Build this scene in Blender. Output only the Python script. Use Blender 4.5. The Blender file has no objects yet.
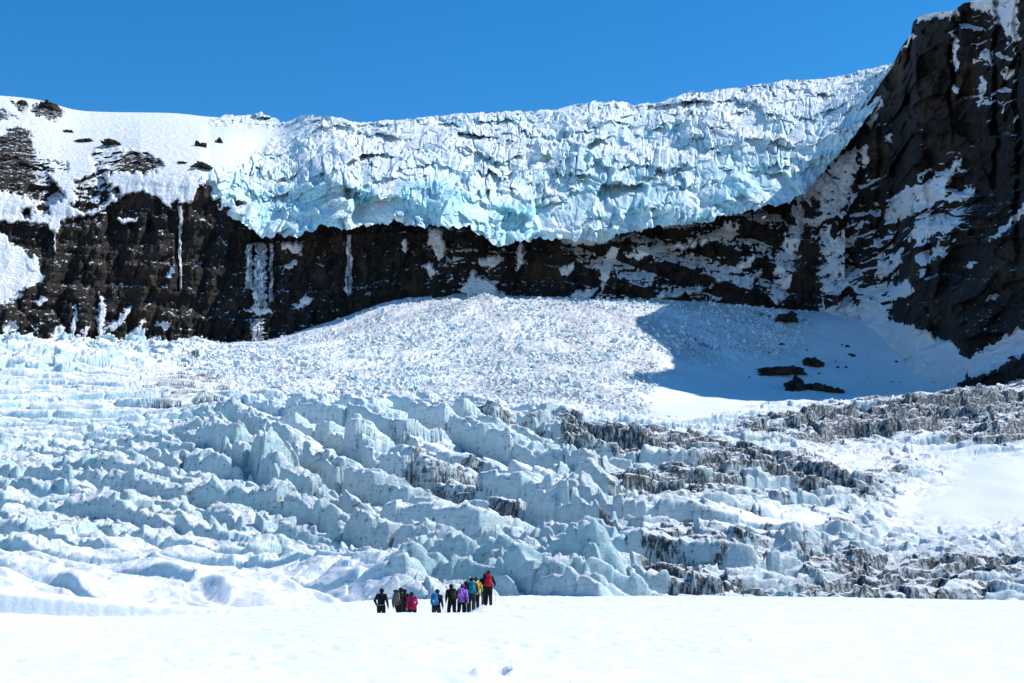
import bpy, math, random
import numpy as np
from concurrent.futures import ThreadPoolExecutor

random.seed(7)
C = bpy.context.scene.collection
F32 = np.float32

# ------------------------------------------------------------------ view
W, H = 1024, 683
FOC = 1422.0                 # 50 mm lens on a 36 mm sensor, in pixels
PITCH = math.radians(9.91)
CAMZ = 1.7
CT, ST = math.cos(PITCH), math.sin(PITCH)


def ray(px, py):
    """Bearing (x/y) and slope (z/y) of a sight line, used to survey the photographed slopes."""
    u = (np.asarray(px, F32) - 512.0) / FOC
    v = (341.5 - np.asarray(py, F32)) / FOC
    yy = CT - ST * v
    return u / yy, (ST + CT * v) / yy


def world(px, py, D):
    a, b = ray(px, py)
    D = np.asarray(D, F32)
    return a * D, D + 0 * a, b * D + CAMZ


# ------------------------------------------------------------------ noise
def _hash(ix, iy, iz=0, seed=0):
    h = (ix.astype(np.uint32) * np.uint32(374761393) + iy.astype(np.uint32) * np.uint32(668265263)
         + (np.asarray(iz).astype(np.uint32) * np.uint32(2147483647)) + np.uint32((seed * 974634773 + 12345) & 0xFFFFFFFF))
    h = (h ^ (h >> np.uint32(13))) * np.uint32(1274126177)
    h = (h ^ (h >> np.uint32(16))) * np.uint32(2246822519)
    return h ^ (h >> np.uint32(15))


def hrand(ix, iy, iz=0, seed=0):
    return _hash(ix, iy, iz, seed).astype(F32) * F32(1 / 4294967296.0)


_rng = np.random.default_rng(5)
_G3 = _rng.normal(size=(256, 3)).astype(F32)
_G3 /= np.linalg.norm(_G3, axis=1)[:, None]
_ang = _rng.random(256) * 2 * np.pi
_G2 = np.stack([np.cos(_ang), np.sin(_ang)], 1).astype(F32)
POOL = ThreadPoolExecutor(4)


def par(fn, *arrs):
    """Evaluate fn over flattened arrays in four threads."""
    shp = arrs[0].shape
    fl = [np.ascontiguousarray(np.broadcast_to(a, shp)).ravel().astype(F32) for a in arrs]
    n = fl[0].size
    k = 12
    cuts = np.linspace(0, n, k + 1).astype(int)
    res = list(POOL.map(lambda i: fn(*[a[cuts[i]:cuts[i + 1]] for a in fl]), range(k)))
    if isinstance(res[0], tuple):
        return tuple(np.concatenate([r[j] for r in res]).reshape(shp) for j in range(len(res[0])))
    return np.concatenate(res).reshape(shp)


def _p2(x, y, seed):
    fx, fy = np.floor(x), np.floor(y)
    ix, iy = fx.astype(np.int64), fy.astype(np.int64)
    dx, dy = x - fx, y - fy
    ux = dx * dx * dx * (dx * (dx * 6 - 15) + 10)
    uy = dy * dy * dy * (dy * (dy * 6 - 15) + 10)

    def g(i, j):
        q = _G2[(_hash(ix + i, iy + j, 0, seed) & np.uint32(255)).astype(np.int64)]
        return q[:, 0] * (dx - i) + q[:, 1] * (dy - j)
    a = g(0, 0); b = g(1, 0); c = g(0, 1); d = g(1, 1)
    ab = a + (b - a) * ux
    return (ab + ((c + (d - c) * ux) - ab) * uy) * F32(1.5)


def _p3(x, y, z, seed):
    fx, fy, fz = np.floor(x), np.floor(y), np.floor(z)
    ix, iy, iz = fx.astype(np.int64), fy.astype(np.int64), fz.astype(np.int64)
    dx, dy, dz = x - fx, y - fy, z - fz
    ux, uy, uz = dx * dx * (3 - 2 * dx), dy * dy * (3 - 2 * dy), dz * dz * (3 - 2 * dz)

    def g(i, j, k):
        q = _G3[(_hash(ix + i, iy + j, iz + k, seed) & np.uint32(255)).astype(np.int64)]
        return q[:, 0] * (dx - i) + q[:, 1] * (dy - j) + q[:, 2] * (dz - k)
    x0 = g(0, 0, 0); x0 = x0 + (g(1, 0, 0) - x0) * ux
    x1 = g(0, 1, 0); x1 = x1 + (g(1, 1, 0) - x1) * ux
    y0 = x0 + (x1 - x0) * uy
    x0 = g(0, 0, 1); x0 = x0 + (g(1, 0, 1) - x0) * ux
    x1 = g(0, 1, 1); x1 = x1 + (g(1, 1, 1) - x1) * ux
    y1 = x0 + (x1 - x0) * uy
    return (y0 + (y1 - y0) * uz) * F32(1.5)


def fbm2(x, y, oct=4, seed=0, gain=0.5, ridged=False):
    def f(x, y):
        s = 0; a = 1.0; t = 0
        for o in range(oct):
            n = _p2(x, y, seed + o * 17)
            if ridged:
                n = 1 - 2 * np.abs(n)
            s = s + a * n; t += a; a *= gain
            x, y = x * F32(1.62) + y * F32(1.21) + F32(3.7), y * F32(1.62) - x * F32(1.21) - F32(1.3)
        return s / t
    return par(f, x, y)


def fbm3(x, y, z, oct=4, seed=0, gain=0.5, ridged=False):
    def f(x, y, z):
        s = 0; a = 1.0; t = 0
        for o in range(oct):
            n = _p3(x, y, z, seed + o * 17)
            if ridged:
                n = 1 - 2 * np.abs(n)
            s = s + a * n; t += a; a *= gain
            x, y, z = x * 2.03 + 3.1, y * 2.03 - 1.7, z * 2.03 + 5.3
        return s / t
    return par(f, x, y, z)


def facet3(x, y, z, seed=0, tilt=1.0):
    """Broken-ice facets: each 3D cell carries its own tilted plane. Returns plane value, edge distance, cell random."""
    def f(x, y, z):
        fx, fy, fz = np.floor(x), np.floor(y), np.floor(z)
        ix, iy, iz = fx.astype(np.int64), fy.astype(np.int64), fz.astype(np.int64)
        f1 = np.full(x.shape, 9.0, F32); f2 = f1.copy()
        val = np.zeros_like(x); rnd = np.zeros_like(x); ws = np.zeros_like(x)
        for i in (-1, 0, 1):
            for j in (-1, 0, 1):
                for k in (-1, 0, 1):
                    h = _hash(ix + i, iy + j, iz + k, seed)
                    cx = fx + i + (h & np.uint32(1023)).astype(F32) / 1023
                    cy = fy + j + ((h >> np.uint32(10)) & np.uint32(1023)).astype(F32) / 1023
                    cz = fz + k + ((h >> np.uint32(20)) & np.uint32(1023)).astype(F32) / 1023
                    dx, dy, dz = x - cx, y - cy, z - cz
                    d = dx * dx + dy * dy + dz * dz
                    q = _G3[((h >> np.uint32(4)) & np.uint32(255)).astype(np.int64)]
                    r = ((h * np.uint32(2654435761)) >> np.uint32(16)).astype(F32) / 65536
                    v = (r - 0.5) + tilt * (q[:, 0] * dx + q[:, 1] * dy + q[:, 2] * dz)
                    m = d < f1
                    f2 = np.where(m, f1, np.minimum(f2, d))
                    rnd = np.where(m, r, rnd)
                    f1 = np.where(m, d, f1)
                    wt = np.exp(d * F32(-24)); val += v * wt; ws += wt
        val = val / np.maximum(ws, 1e-20)
        return val, np.sqrt(f2) - np.sqrt(f1), rnd
    return par(f, x, y, z)


def facet2(x, y, seed=0, tilt=1.0):
    def f(x, y):
        fx, fy = np.floor(x), np.floor(y)
        ix, iy = fx.astype(np.int64), fy.astype(np.int64)
        f1 = np.full(x.shape, 9.0, F32); f2 = f1.copy()
        val = np.zeros_like(x); rnd = np.zeros_like(x); ws = np.zeros_like(x)
        for i in (-1, 0, 1):
            for j in (-1, 0, 1):
                h = _hash(ix + i, iy + j, 0, seed)
                dx = x - (fx + i + (h & np.uint32(1023)).astype(F32) / 1023)
                dy = y - (fy + j + ((h >> np.uint32(10)) & np.uint32(1023)).astype(F32) / 1023)
                d = dx * dx + dy * dy
                q = _G2[((h >> np.uint32(20)) & np.uint32(255)).astype(np.int64)]
                r = ((h * np.uint32(2654435761)) >> np.uint32(16)).astype(F32) / 65536
                v = (r - 0.5) + tilt * (q[:, 0] * dx + q[:, 1] * dy)
                m = d < f1
                f2 = np.where(m, f1, np.minimum(f2, d))
                rnd = np.where(m, r, rnd)
                f1 = np.where(m, d, f1)
                wt = np.exp(d * F32(-40)); val += v * wt; ws += wt
        val = val / np.maximum(ws, 1e-20)
        return val, np.sqrt(f2) - np.sqrt(f1), rnd
    return par(f, x, y)


def sstep(a, b, x):
    t = np.clip((x - a) / (b - a), 0, 1)
    return t * t * (3 - 2 * t)


# ------------------------------------------------------------------ surveyed areas (map of where snow, rock and crevasses lie)
MX0, MY0, MW, MH = -260, -240, 1560, 920


def blur(a, s):
    if s <= 0:
        return a
    r = max(1, int(s * 2.5))
    k = np.exp(-0.5 * (np.arange(-r, r + 1) / s) ** 2).astype(F32)
    k /= k.sum()
    p = np.pad(a, ((r, r), (0, 0)), mode='edge')
    a = sum(k[i] * p[i:i + a.shape[0]] for i in range(2 * r + 1))
    p = np.pad(a, ((0, 0), (r, r)), mode='edge')
    return sum(k[i] * p[:, i:i + a.shape[1]] for i in range(2 * r + 1))


def area(polys, s=2.0):
    out = np.zeros((MH, MW), F32)
    for P in polys:
        P = np.array(P, float)
        x0, y0 = np.floor(P.min(0)).astype(int); x1, y1 = np.ceil(P.max(0)).astype(int) + 1
        x0, x1 = np.clip([x0 - MX0, x1 - MX0], 0, MW); y0, y1 = np.clip([y0 - MY0, y1 - MY0], 0, MH)
        if x1 <= x0 or y1 <= y0:
            continue
        gx, gy = np.meshgrid(np.arange(x0, x1) + MX0 + 0.5, np.arange(y0, y1) + MY0 + 0.5)
        ins = np.zeros(gx.shape, bool)
        for (ax, ay), (bx, by) in zip(P, np.roll(P, -1, 0)):
            if ay == by:
                continue
            c = ((ay > gy) != (by > gy)) & (gx < (bx - ax) * (gy - ay) / (by - ay) + ax)
            ins ^= c
        out[y0:y1, x0:x1] = np.maximum(out[y0:y1, x0:x1], ins)
    return blur(out, s)


def samp(fld, px, py):
    x = np.clip(px - MX0 - 0.5, 0, MW - 1.001); y = np.clip(py - MY0 - 0.5, 0, MH - 1.001)
    ix, iy = x.astype(int), y.astype(int)
    fx, fy = (x - ix).astype(F32), (y - iy).astype(F32)
    return ((fld[iy, ix] * (1 - fx) + fld[iy, ix + 1] * fx) * (1 - fy)
            + (fld[iy + 1, ix] * (1 - fx) + fld[iy + 1, ix + 1] * fx) * fy)


# ------------------------------------------------------------------ mesh helpers
def link(name, me, mat, parent=None):
    o = bpy.data.objects.new(name, me)
    C.objects.link(o)
    if mat is not None:
        if not me.materials:
            me.materials.append(mat)
    if parent is not None:
        o.parent = parent
    return o


def np_mesh(name, co, faces, smooth=True, attrs=None):
    me = bpy.data.meshes.new(name)
    co = np.ascontiguousarray(co, F32); faces = np.ascontiguousarray(faces, np.int32)
    n, k = faces.shape
    me.vertices.add(len(co)); me.vertices.foreach_set('co', co.ravel())
    me.loops.add(n * k); me.loops.foreach_set('vertex_index', faces.ravel())
    me.polygons.add(n)
    me.polygons.foreach_set('loop_start', np.arange(0, n * k, k, dtype=np.int32))
    me.polygons.foreach_set('use_smooth', np.full(n, smooth, bool))
    for nm, a in (attrs or {}).items():
        t = me.attributes.new(nm, 'FLOAT', 'POINT')
        t.data.foreach_set('value', np.ascontiguousarray(a, F32).ravel())
    me.update(calc_edges=True)
    return me


def grid_mesh(name, X, Y, Z, smooth=True, attrs=None, flip=False):
    r, c = X.shape
    i = np.arange(r * c, dtype=np.int32).reshape(r, c)
    q = np.stack([i[:-1, :-1], i[:-1, 1:], i[1:, 1:], i[1:, :-1]], -1).reshape(-1, 4)
    if flip:
        q = q[:, ::-1]
    return np_mesh(name, np.stack([X, Y, Z], -1).reshape(-1, 3), q, smooth, attrs)


def tag(o, label=None, cat=None, group=None, kind=None):
    if label: o['label'] = label
    if cat: o['category'] = cat
    if group: o['group'] = group
    if kind: o['kind'] = kind
    return o


# ------------------------------------------------------------------ materials
class NT:
    def __init__(s, name):
        s.m = bpy.data.materials.new(name); s.m.use_nodes = True
        s.t = s.m.node_tree; s.n = s.t.nodes; s.l = s.t.links
        s.bsdf = s.n['Principled BSDF']

    def node(s, ty, **kw):
        n = s.n.new(ty)
        for k, v in kw.items():
            if k.startswith('i_'):
                n.inputs[k[2:].replace('_', ' ')].default_value = v
            else:
                setattr(n, k, v)
        return n

    def put(s, sock, v):
        if hasattr(v, 'default_value') or hasattr(v, 'is_output'):
            s.l.new(v, sock)
        else:
            sock.default_value = v

    def math(s, op, a, b=0.0, c=0.0, clamp=False):
        n = s.node('ShaderNodeMath', operation=op, use_clamp=clamp)
        for i, v in enumerate((a, b, c)):
            s.put(n.inputs[i], v)
        return n.outputs[0]

    def remap(s, v, a, b, c=0.0, d=1.0, smooth=True):
        n = s.node('ShaderNodeMapRange', interpolation_type='SMOOTHSTEP' if smooth else 'LINEAR')
        s.put(n.inputs[0], v)
        for i, q in enumerate((a, b, c, d)):
            s.put(n.inputs[i + 1], q)
        return n.outputs[0]

    def mix(s, f, a, b):
        n = s.node('ShaderNodeMix', data_type='RGBA')
        s.put(n.inputs[0], f)
        for i, v in ((6, a), (7, b)):
            if isinstance(v, tuple):
                v = v + (1,) if len(v) == 3 else v
            s.put(n.inputs[i], v)
        return n.outputs[2]

    def attr(s, name):
        return s.node('ShaderNodeAttribute', attribute_name=name).outputs['Fac']

    def coord(s, scale=(1, 1, 1)):
        tc = s.node('ShaderNodeTexCoord')
        mp = s.node('ShaderNodeMapping')
        mp.inputs['Scale'].default_value = scale
        s.l.new(tc.outputs['Object'], mp.inputs[0])
        return mp.outputs[0]

    def noise(s, co, scale, detail=4, rough=0.55, dist=0.0):
        n = s.node('ShaderNodeTexNoise')
        s.l.new(co, n.inputs['Vector'])
        n.inputs['Scale'].default_value = scale; n.inputs['Detail'].default_value = detail
        n.inputs['Roughness'].default_value = rough; n.inputs['Distortion'].default_value = dist
        return n.outputs[0]

    def bump(s, h, dist, strength=1.0, prev=None):
        n = s.node('ShaderNodeBump')
        n.inputs['Strength'].default_value = strength; n.inputs['Distance'].default_value = dist
        s.l.new(h, n.inputs['Height'])
        if prev is not None:
            s.l.new(prev, n.inputs['Normal'])
        return n.outputs[0]

    def slope(s):
        g = s.node('ShaderNodeNewGeometry')
        x = s.node('ShaderNodeSeparateXYZ'); s.l.new(g.outputs['Normal'], x.inputs[0])
        return x.outputs[2]

    def done(s, col, rough=0.6, normal=None, spec=0.3):
        s.put(s.bsdf.inputs['Base Color'], col if not isinstance(col, tuple) else col + (1,))
        s.put(s.bsdf.inputs['Roughness'], rough)
        s.bsdf.inputs['Specular IOR Level'].default_value = spec
        if normal is not None:
            s.l.new(normal, s.bsdf.inputs['Normal'])
        return s.m


SNOW = (0.79, 0.805, 0.82)


def mat_snowfield():
    m = NT('snow'); co = m.coord()
    n1 = m.noise(co, 1.2, 5); n2 = m.noise(co, 0.09, 3)
    col = m.mix(m.remap(n2, 0.35, 0.7), (0.82, 0.83, 0.84), (0.78, 0.80, 0.82))
    b = m.bump(n1, 0.12, 0.7)
    b = m.bump(m.noise(m.coord((0.5, 1.6, 1)), 2.2, 4, 0.6), 0.05, 0.6, b)
    return m.done(col, 0.55, b, 0.2)


def mat_glacier():
    m = NT('glacier_ice'); co = m.coord(); sc = m.coord((1, 1, 0.22)); bd = m.coord((0.12, 0.12, 1.0))
    nz = m.slope()
    n1 = m.noise(co, 0.35, 6, 0.62); n2 = m.noise(co, 0.05, 3)
    steep = m.remap(m.math('ADD', nz, m.math('MULTIPLY', m.math('SUBTRACT', n1, 0.5), 0.5)), 0.80, 0.50)
    ice = m.mix(m.remap(n2, 0.4, 0.65), (0.62, 0.765, 0.78), (0.45, 0.68, 0.715))
    ice = m.mix(m.math('MULTIPLY', m.attr('dirt'), 0.95, clamp=True), ice, (0.46, 0.50, 0.515))
    col = m.mix(steep, SNOW, ice)
    col = m.mix(m.attr('cyan'), col, (0.32, 0.70, 0.78))
    st = m.noise(sc, 0.85, 6, 0.70); st2 = m.noise(co, 0.55, 6, 0.7)
    d = m.attr('dirt')
    fn = m.math('MULTIPLY', m.attr('fan'), m.remap(m.noise(co, 0.75, 5, 0.75), 0.36, 0.62))
    col = m.mix(fn, col, (0.27, 0.275, 0.28))
    lay = m.math('MULTIPLY', m.math('ADD', m.remap(m.noise(sc, 1.3, 5, 0.7), 0.42, 0.62, 0, 0.5), m.remap(m.noise(bd, 1.6, 3, 0.6, 0.5), 0.5, 0.62, 0, 0.45)), steep)
    col = m.mix(lay, col, (0.40, 0.52, 0.55))
    # dark grit washed down the ice faces, in streaks
    steep2 = m.remap(nz, 0.97, 0.70)
    thr = m.math('SUBTRACT', 0.76, m.math('MULTIPLY', d, m.math('ADD', 0.22, m.math('MULTIPLY', steep2, 0.34))))
    s = m.math('ADD', m.math('ADD', m.math('MULTIPLY', st, 0.46), m.math('MULTIPLY', st2, 0.24)), m.math('MULTIPLY', m.noise(bd, 0.9, 4, 0.65, 0.4), 0.30))
    f = m.remap(s, thr, m.math('ADD', thr, 0.095))
    grit = m.mix(m.remap(m.noise(sc, 2.6, 4, 0.7), 0.35, 0.65), (0.003, 0.0042, 0.006), (0.017, 0.020, 0.0245))
    fine = m.remap(m.noise(sc, 2.4, 5, 0.75), 0.40, 0.54, 0.12, 1.0)
    col = m.mix(m.math('MULTIPLY', m.math('MULTIPLY', f, fine), 0.96), col, grit)
    # specks of grit everywhere
    sp = m.noise(co, 1.3, 4, 0.7)
    col = m.mix(m.math('MULTIPLY', m.remap(sp, 0.60, 0.65), m.attr('speck')), col, (0.07, 0.068, 0.066))
    sp3 = m.noise(co, 0.5, 5, 0.72)
    col = m.mix(m.math('MULTIPLY', m.remap(sp3, 0.635, 0.68, 0, 0.9), m.attr('speck')), col, (0.10, 0.098, 0.095))
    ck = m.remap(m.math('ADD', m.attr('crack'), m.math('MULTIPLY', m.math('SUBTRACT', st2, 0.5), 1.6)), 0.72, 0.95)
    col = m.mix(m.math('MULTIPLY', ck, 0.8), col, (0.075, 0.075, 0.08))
    ra = m.attr('rough')
    b = m.bump(m.math('MULTIPLY', m.noise(co, 1.1, 7, 0.72), m.math('ADD', 0.12, m.math('MULTIPLY', ra, 0.88))), 0.8, 0.8)
    b = m.bump(m.math('MULTIPLY', st, ra), 0.5, 0.5, b)
    return m.done(col, 0.5, b, 0.25)


def mat_icefall():
    m = NT('hanging_ice'); co = m.coord(); nz = m.slope()
    n1 = m.noise(co, 0.10, 6, 0.65); n2 = m.noise(co, 0.018, 3)
    steep = m.remap(m.math('ADD', nz, m.math('MULTIPLY', m.math('SUBTRACT', n1, 0.5), 0.7)), 0.86, 0.46)
    ice = m.mix(m.remap(n2, 0.38, 0.62), (0.68, 0.81, 0.83), (0.44, 0.70, 0.745))
    col = m.mix(steep, SNOW, ice)
    cy = m.math('MULTIPLY', m.attr('cyan'), m.remap(n1, 0.30, 0.62))
    col = m.mix(cy, col, (0.22, 0.64, 0.74))
    sp = m.noise(co, 0.33, 5, 0.7)
    col = m.mix(m.math('MULTIPLY', m.remap(sp, 0.66, 0.74), m.attr('speck')), col, (0.16, 0.15, 0.14))
    b = m.bump(m.noise(co, 0.35, 6, 0.7), 1.2, 0.7)
    return m.done(col, 0.45, b, 0.3)


def mat_rock(name='cliff_rock', snowy=True, k=0.72):
    m = NT(name); co = m.coord(); lay = m.coord((0.35, 0.35, 1.6)); col_s = m.coord((1, 1, 0.25))
    n1 = m.noise(co, 0.03, 5, 0.6); n2 = m.noise(co, 0.25, 6, 0.68); n3 = m.noise(lay, 0.20, 5, 0.6)
    n4 = m.noise(col_s, 0.12, 5, 0.65)
    c = m.mix(m.remap(n2, 0.3, 0.7), (0.006 * k, 0.006 * k, 0.0062 * k), (0.050 * k, 0.041 * k, 0.035 * k))
    c = m.mix(m.math('MULTIPLY', m.remap(n1, 0.50, 0.66), 0.85), c, (0.085 * k, 0.055 * k, 0.036 * k))
    c = m.mix(m.math('MULTIPLY', m.remap(n3, 0.55, 0.70), 0.4), c, (0.055 * k, 0.048 * k, 0.045 * k))
    c = m.mix(m.math('MULTIPLY', m.remap(n4, 0.54, 0.66), 0.5), c, (0.012, 0.011, 0.012))
    b = m.bump(n2, 3.0, 0.9)
    b = m.bump(m.noise(lay, 0.5, 5, 0.6), 1.2, 0.6, b)
    rough = 0.8
    if snowy:
        nz = m.slope()
        e = m.math('ADD', m.attr('snow'), m.math('MULTIPLY', m.math('SUBTRACT', m.noise(co, 0.30, 7, 0.75), 0.5), 1.7))
        e = m.math('ADD', e, m.math('MULTIPLY', m.remap(nz, 0.35, 0.75), m.attr('dust')))
        fl = m.math('MULTIPLY', m.remap(m.noise(lay, 0.55, 6, 0.75), 0.60, 0.70), m.attr('dust'))
        e = m.math('ADD', e, m.math('MULTIPLY', fl, 0.42))
        f = m.remap(e, 0.47, 0.56)
        c = m.mix(f, c, SNOW)
    return m.done(c, rough, b, 0.2)


def mat_frozen():
    m = NT('frozen_water'); sc = m.coord((1, 1, 0.08)); n = m.noise(sc, 0.8, 5, 0.6)
    col = m.mix(m.remap(n, 0.42, 0.62), (0.66, 0.69, 0.71), (0.16, 0.16, 0.165))
    col = m.mix(m.remap(m.noise(sc, 0.35, 5, 0.7), 0.54, 0.62), col, (0.03, 0.028, 0.027))
    return m.done(col, 0.35, m.bump(n, 0.8, 0.8), 0.4)


def mat_chunk():
    m = NT('ice_chunk'); co = m.coord(); n = m.noise(co, 0.12, 4)
    col = m.mix(m.remap(n, 0.42, 0.62), (0.74, 0.76, 0.77), (0.46, 0.60, 0.63))
    sp = m.noise(co, 0.45, 4, 0.7)
    col = m.mix(m.remap(sp, 0.54, 0.66, 0, 0.85), col, (0.20, 0.18, 0.165))
    return m.done(col, 0.6, None, 0.25)


def mat_plain(name, rgb, rough=0.75, amt=0.25, scale=40, spec=0.25):
    m = NT(name); co = m.coord(); n = m.noise(co, scale, 3)
    col = m.mix(m.remap(n, 0.3, 0.7), tuple(c * (1 - amt) for c in rgb), tuple(min(1, c * (1 + amt)) for c in rgb))
    return m.done(col, rough, m.bump(n, 0.01, 0.4), spec)


M_SNOW = mat_snowfield(); M_GLAC = mat_glacier(); M_ICE = mat_icefall(); M_ROCK = mat_rock()
M_BOULDER = mat_rock('boulder_rock', False, 1.2); M_FALL = mat_frozen(); M_CHUNK = mat_chunk()

# ------------------------------------------------------------------ sun, sky, camera
SUN_EL = math.radians(47); SUN_AZ = math.radians(82)      # azimuth clockwise from straight ahead (+y)
sd = (math.sin(SUN_AZ) * math.cos(SUN_EL), math.cos(SUN_AZ) * math.cos(SUN_EL), math.sin(SUN_EL))
sc = bpy.context.scene
wd = bpy.data.worlds.new('World'); sc.world = wd; wd.use_nodes = True
nt = wd.node_tree; bg = nt.nodes['Background']
sky = nt.nodes.new('ShaderNodeTexSky'); sky.sky_type = 'NISHITA'; sky.sun_disc = False
sky.sun_elevation = SUN_EL; sky.sun_rotation = SUN_AZ
sky.altitude = 1800; sky.air_density = 1.0; sky.dust_density = 0.0; sky.ozone_density = 4.0
hs = nt.nodes.new('ShaderNodeHueSaturation'); hs.inputs['Saturation'].default_value = 1.32; hs.inputs['Value'].default_value = 1.1; hs.inputs['Hue'].default_value = 0.496
nt.links.new(sky.outputs[0], hs.inputs['Color']); nt.links.new(hs.outputs[0], bg.inputs['Color'])
bg.inputs['Strength'].default_value = 0.15

from mathutils import Vector, Matrix
L = bpy.data.lights.new('sun', 'SUN'); L.energy = 5.0; L.angle = math.radians(0.5); L.color = (1.0, 0.975, 0.915)
lo = bpy.data.objects.new('sun', L); C.objects.link(lo)
lo.rotation_euler = Vector(sd).to_track_quat('Z', 'Y').to_euler(); lo.location = (400, 0, 500)

cam = bpy.data.cameras.new('camera'); co_ = bpy.data.objects.new('camera', cam); C.objects.link(co_)
cam.sensor_width = 36; cam.lens = FOC * 36 / W; cam.clip_start = 0.1; cam.clip_end = 20000
co_.location = (0, 0, CAMZ); co_.rotation_euler = (math.pi / 2 + PITCH, 0, 0)
sc.camera = co_
sc.cycles.diffuse_bounces = 2; sc.render.filter_size = 1.05; sc.cycles.max_bounces = 5; sc.cycles.glossy_bounces = 1
vs = sc.view_settings; vs.view_transform = 'Standard'; vs.look = 'None'; vs.gamma = 1; vs.exposure = 0.14; vs.use_curve_mapping = False

# ------------------------------------------------------------------ near snowfield
NX = np.array([-300, -120, 0, 140, 234, 375, 420, 438, 452, 462, 472, 488, 520, 640, 800, 1024, 1400], float)
ND = np.array([62, 66, 72, 80, 95, 95.7, 112, 128], float)
NPY = np.array([
    [612, 613, 614, 620, 619, 613, 613, 613, 613, 613, 613, 613, 613, 613, 613.5, 616, 617],
    [622, 622, 622, 625, 625, 620, 621, 621, 618, 617, 615, 612.5, 612, 611.5, 612, 614, 616],
    [626, 625, 624.5, 625, 626, 624, 625.2, 625.2, 619, 618, 613, 606.8, 607, 608, 609, 611.5, 614],
    [622, 622, 622, 623, 622, 618, 618, 618, 614, 613, 609.5, 605.5, 605.5, 605, 606, 609, 612],
    [617, 617, 617, 618, 614, 608, 606, 605, 604, 604, 602.5, 601.5, 601, 601, 602, 605, 608],
    [592, 592.5, 594, 606, 611, 606, 605, 604, 603, 603, 602, 601, 600.5, 600.5, 601.5, 604.5, 607.5],
    [584, 586, 589, 602, 608, 602, 600, 599, 599, 598.5, 598, 597, 597, 597, 598, 602, 605],
    [590, 592, 596, 608, 611, 605, 604, 603, 603, 602.5, 602, 601, 601, 601, 602, 606, 608]], float)


def smooth_interp(x, xp, fp):
    """Piecewise interpolation with rounded corners (monotone cubic)."""
    xp = np.asarray(xp, float); fp = np.asarray(fp, float)
    d = np.diff(fp) / np.diff(xp)
    m = np.zeros(len(fp)); m[0], m[-1] = d[0], d[-1]
    for i in range(1, len(fp) - 1):
        m[i] = 0 if d[i - 1] * d[i] <= 0 else 2 * d[i - 1] * d[i] / (d[i - 1] + d[i])
    x = np.clip(x, xp[0], xp[-1])
    i = np.clip(np.searchsorted(xp, x) - 1, 0, len(xp) - 2)
    h = xp[i + 1] - xp[i]; t = (x - xp[i]) / h
    return ((1 + 2 * t) * (1 - t) ** 2 * fp[i] + t * (1 - t) ** 2 * h * m[i]
            + t * t * (3 - 2 * t) * fp[i + 1] + t * t * (t - 1) * h * m[i + 1])


def near_z(px, D):
    """Height of the snowfield along one bearing (array of depths)."""
    nodes_d = [-60, 0, 23, 42] + list(ND) + [170]
    a = [-1.75, -1.70, -1.50]
    zc = [float(ray(px, smooth_interp(px, NX, r))[1]) * d for r, d in zip(NPY, ND)]
    z42 = -1.504 + (zc[0] + 1.504) * 0.56
    z = np.array(a + [z42] + zc + [zc[-1] - 2.5])
    return smooth_interp(D, nodes_d, z) + CAMZ


def ground_at(x, y):
    px = 512
    for _ in range(4):
        z = float(near_z(px, np.array([y]))[0])
        yc = y * CT + (z - CAMZ) * ST
        px = 512 + FOC * x / yc
    return z


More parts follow.
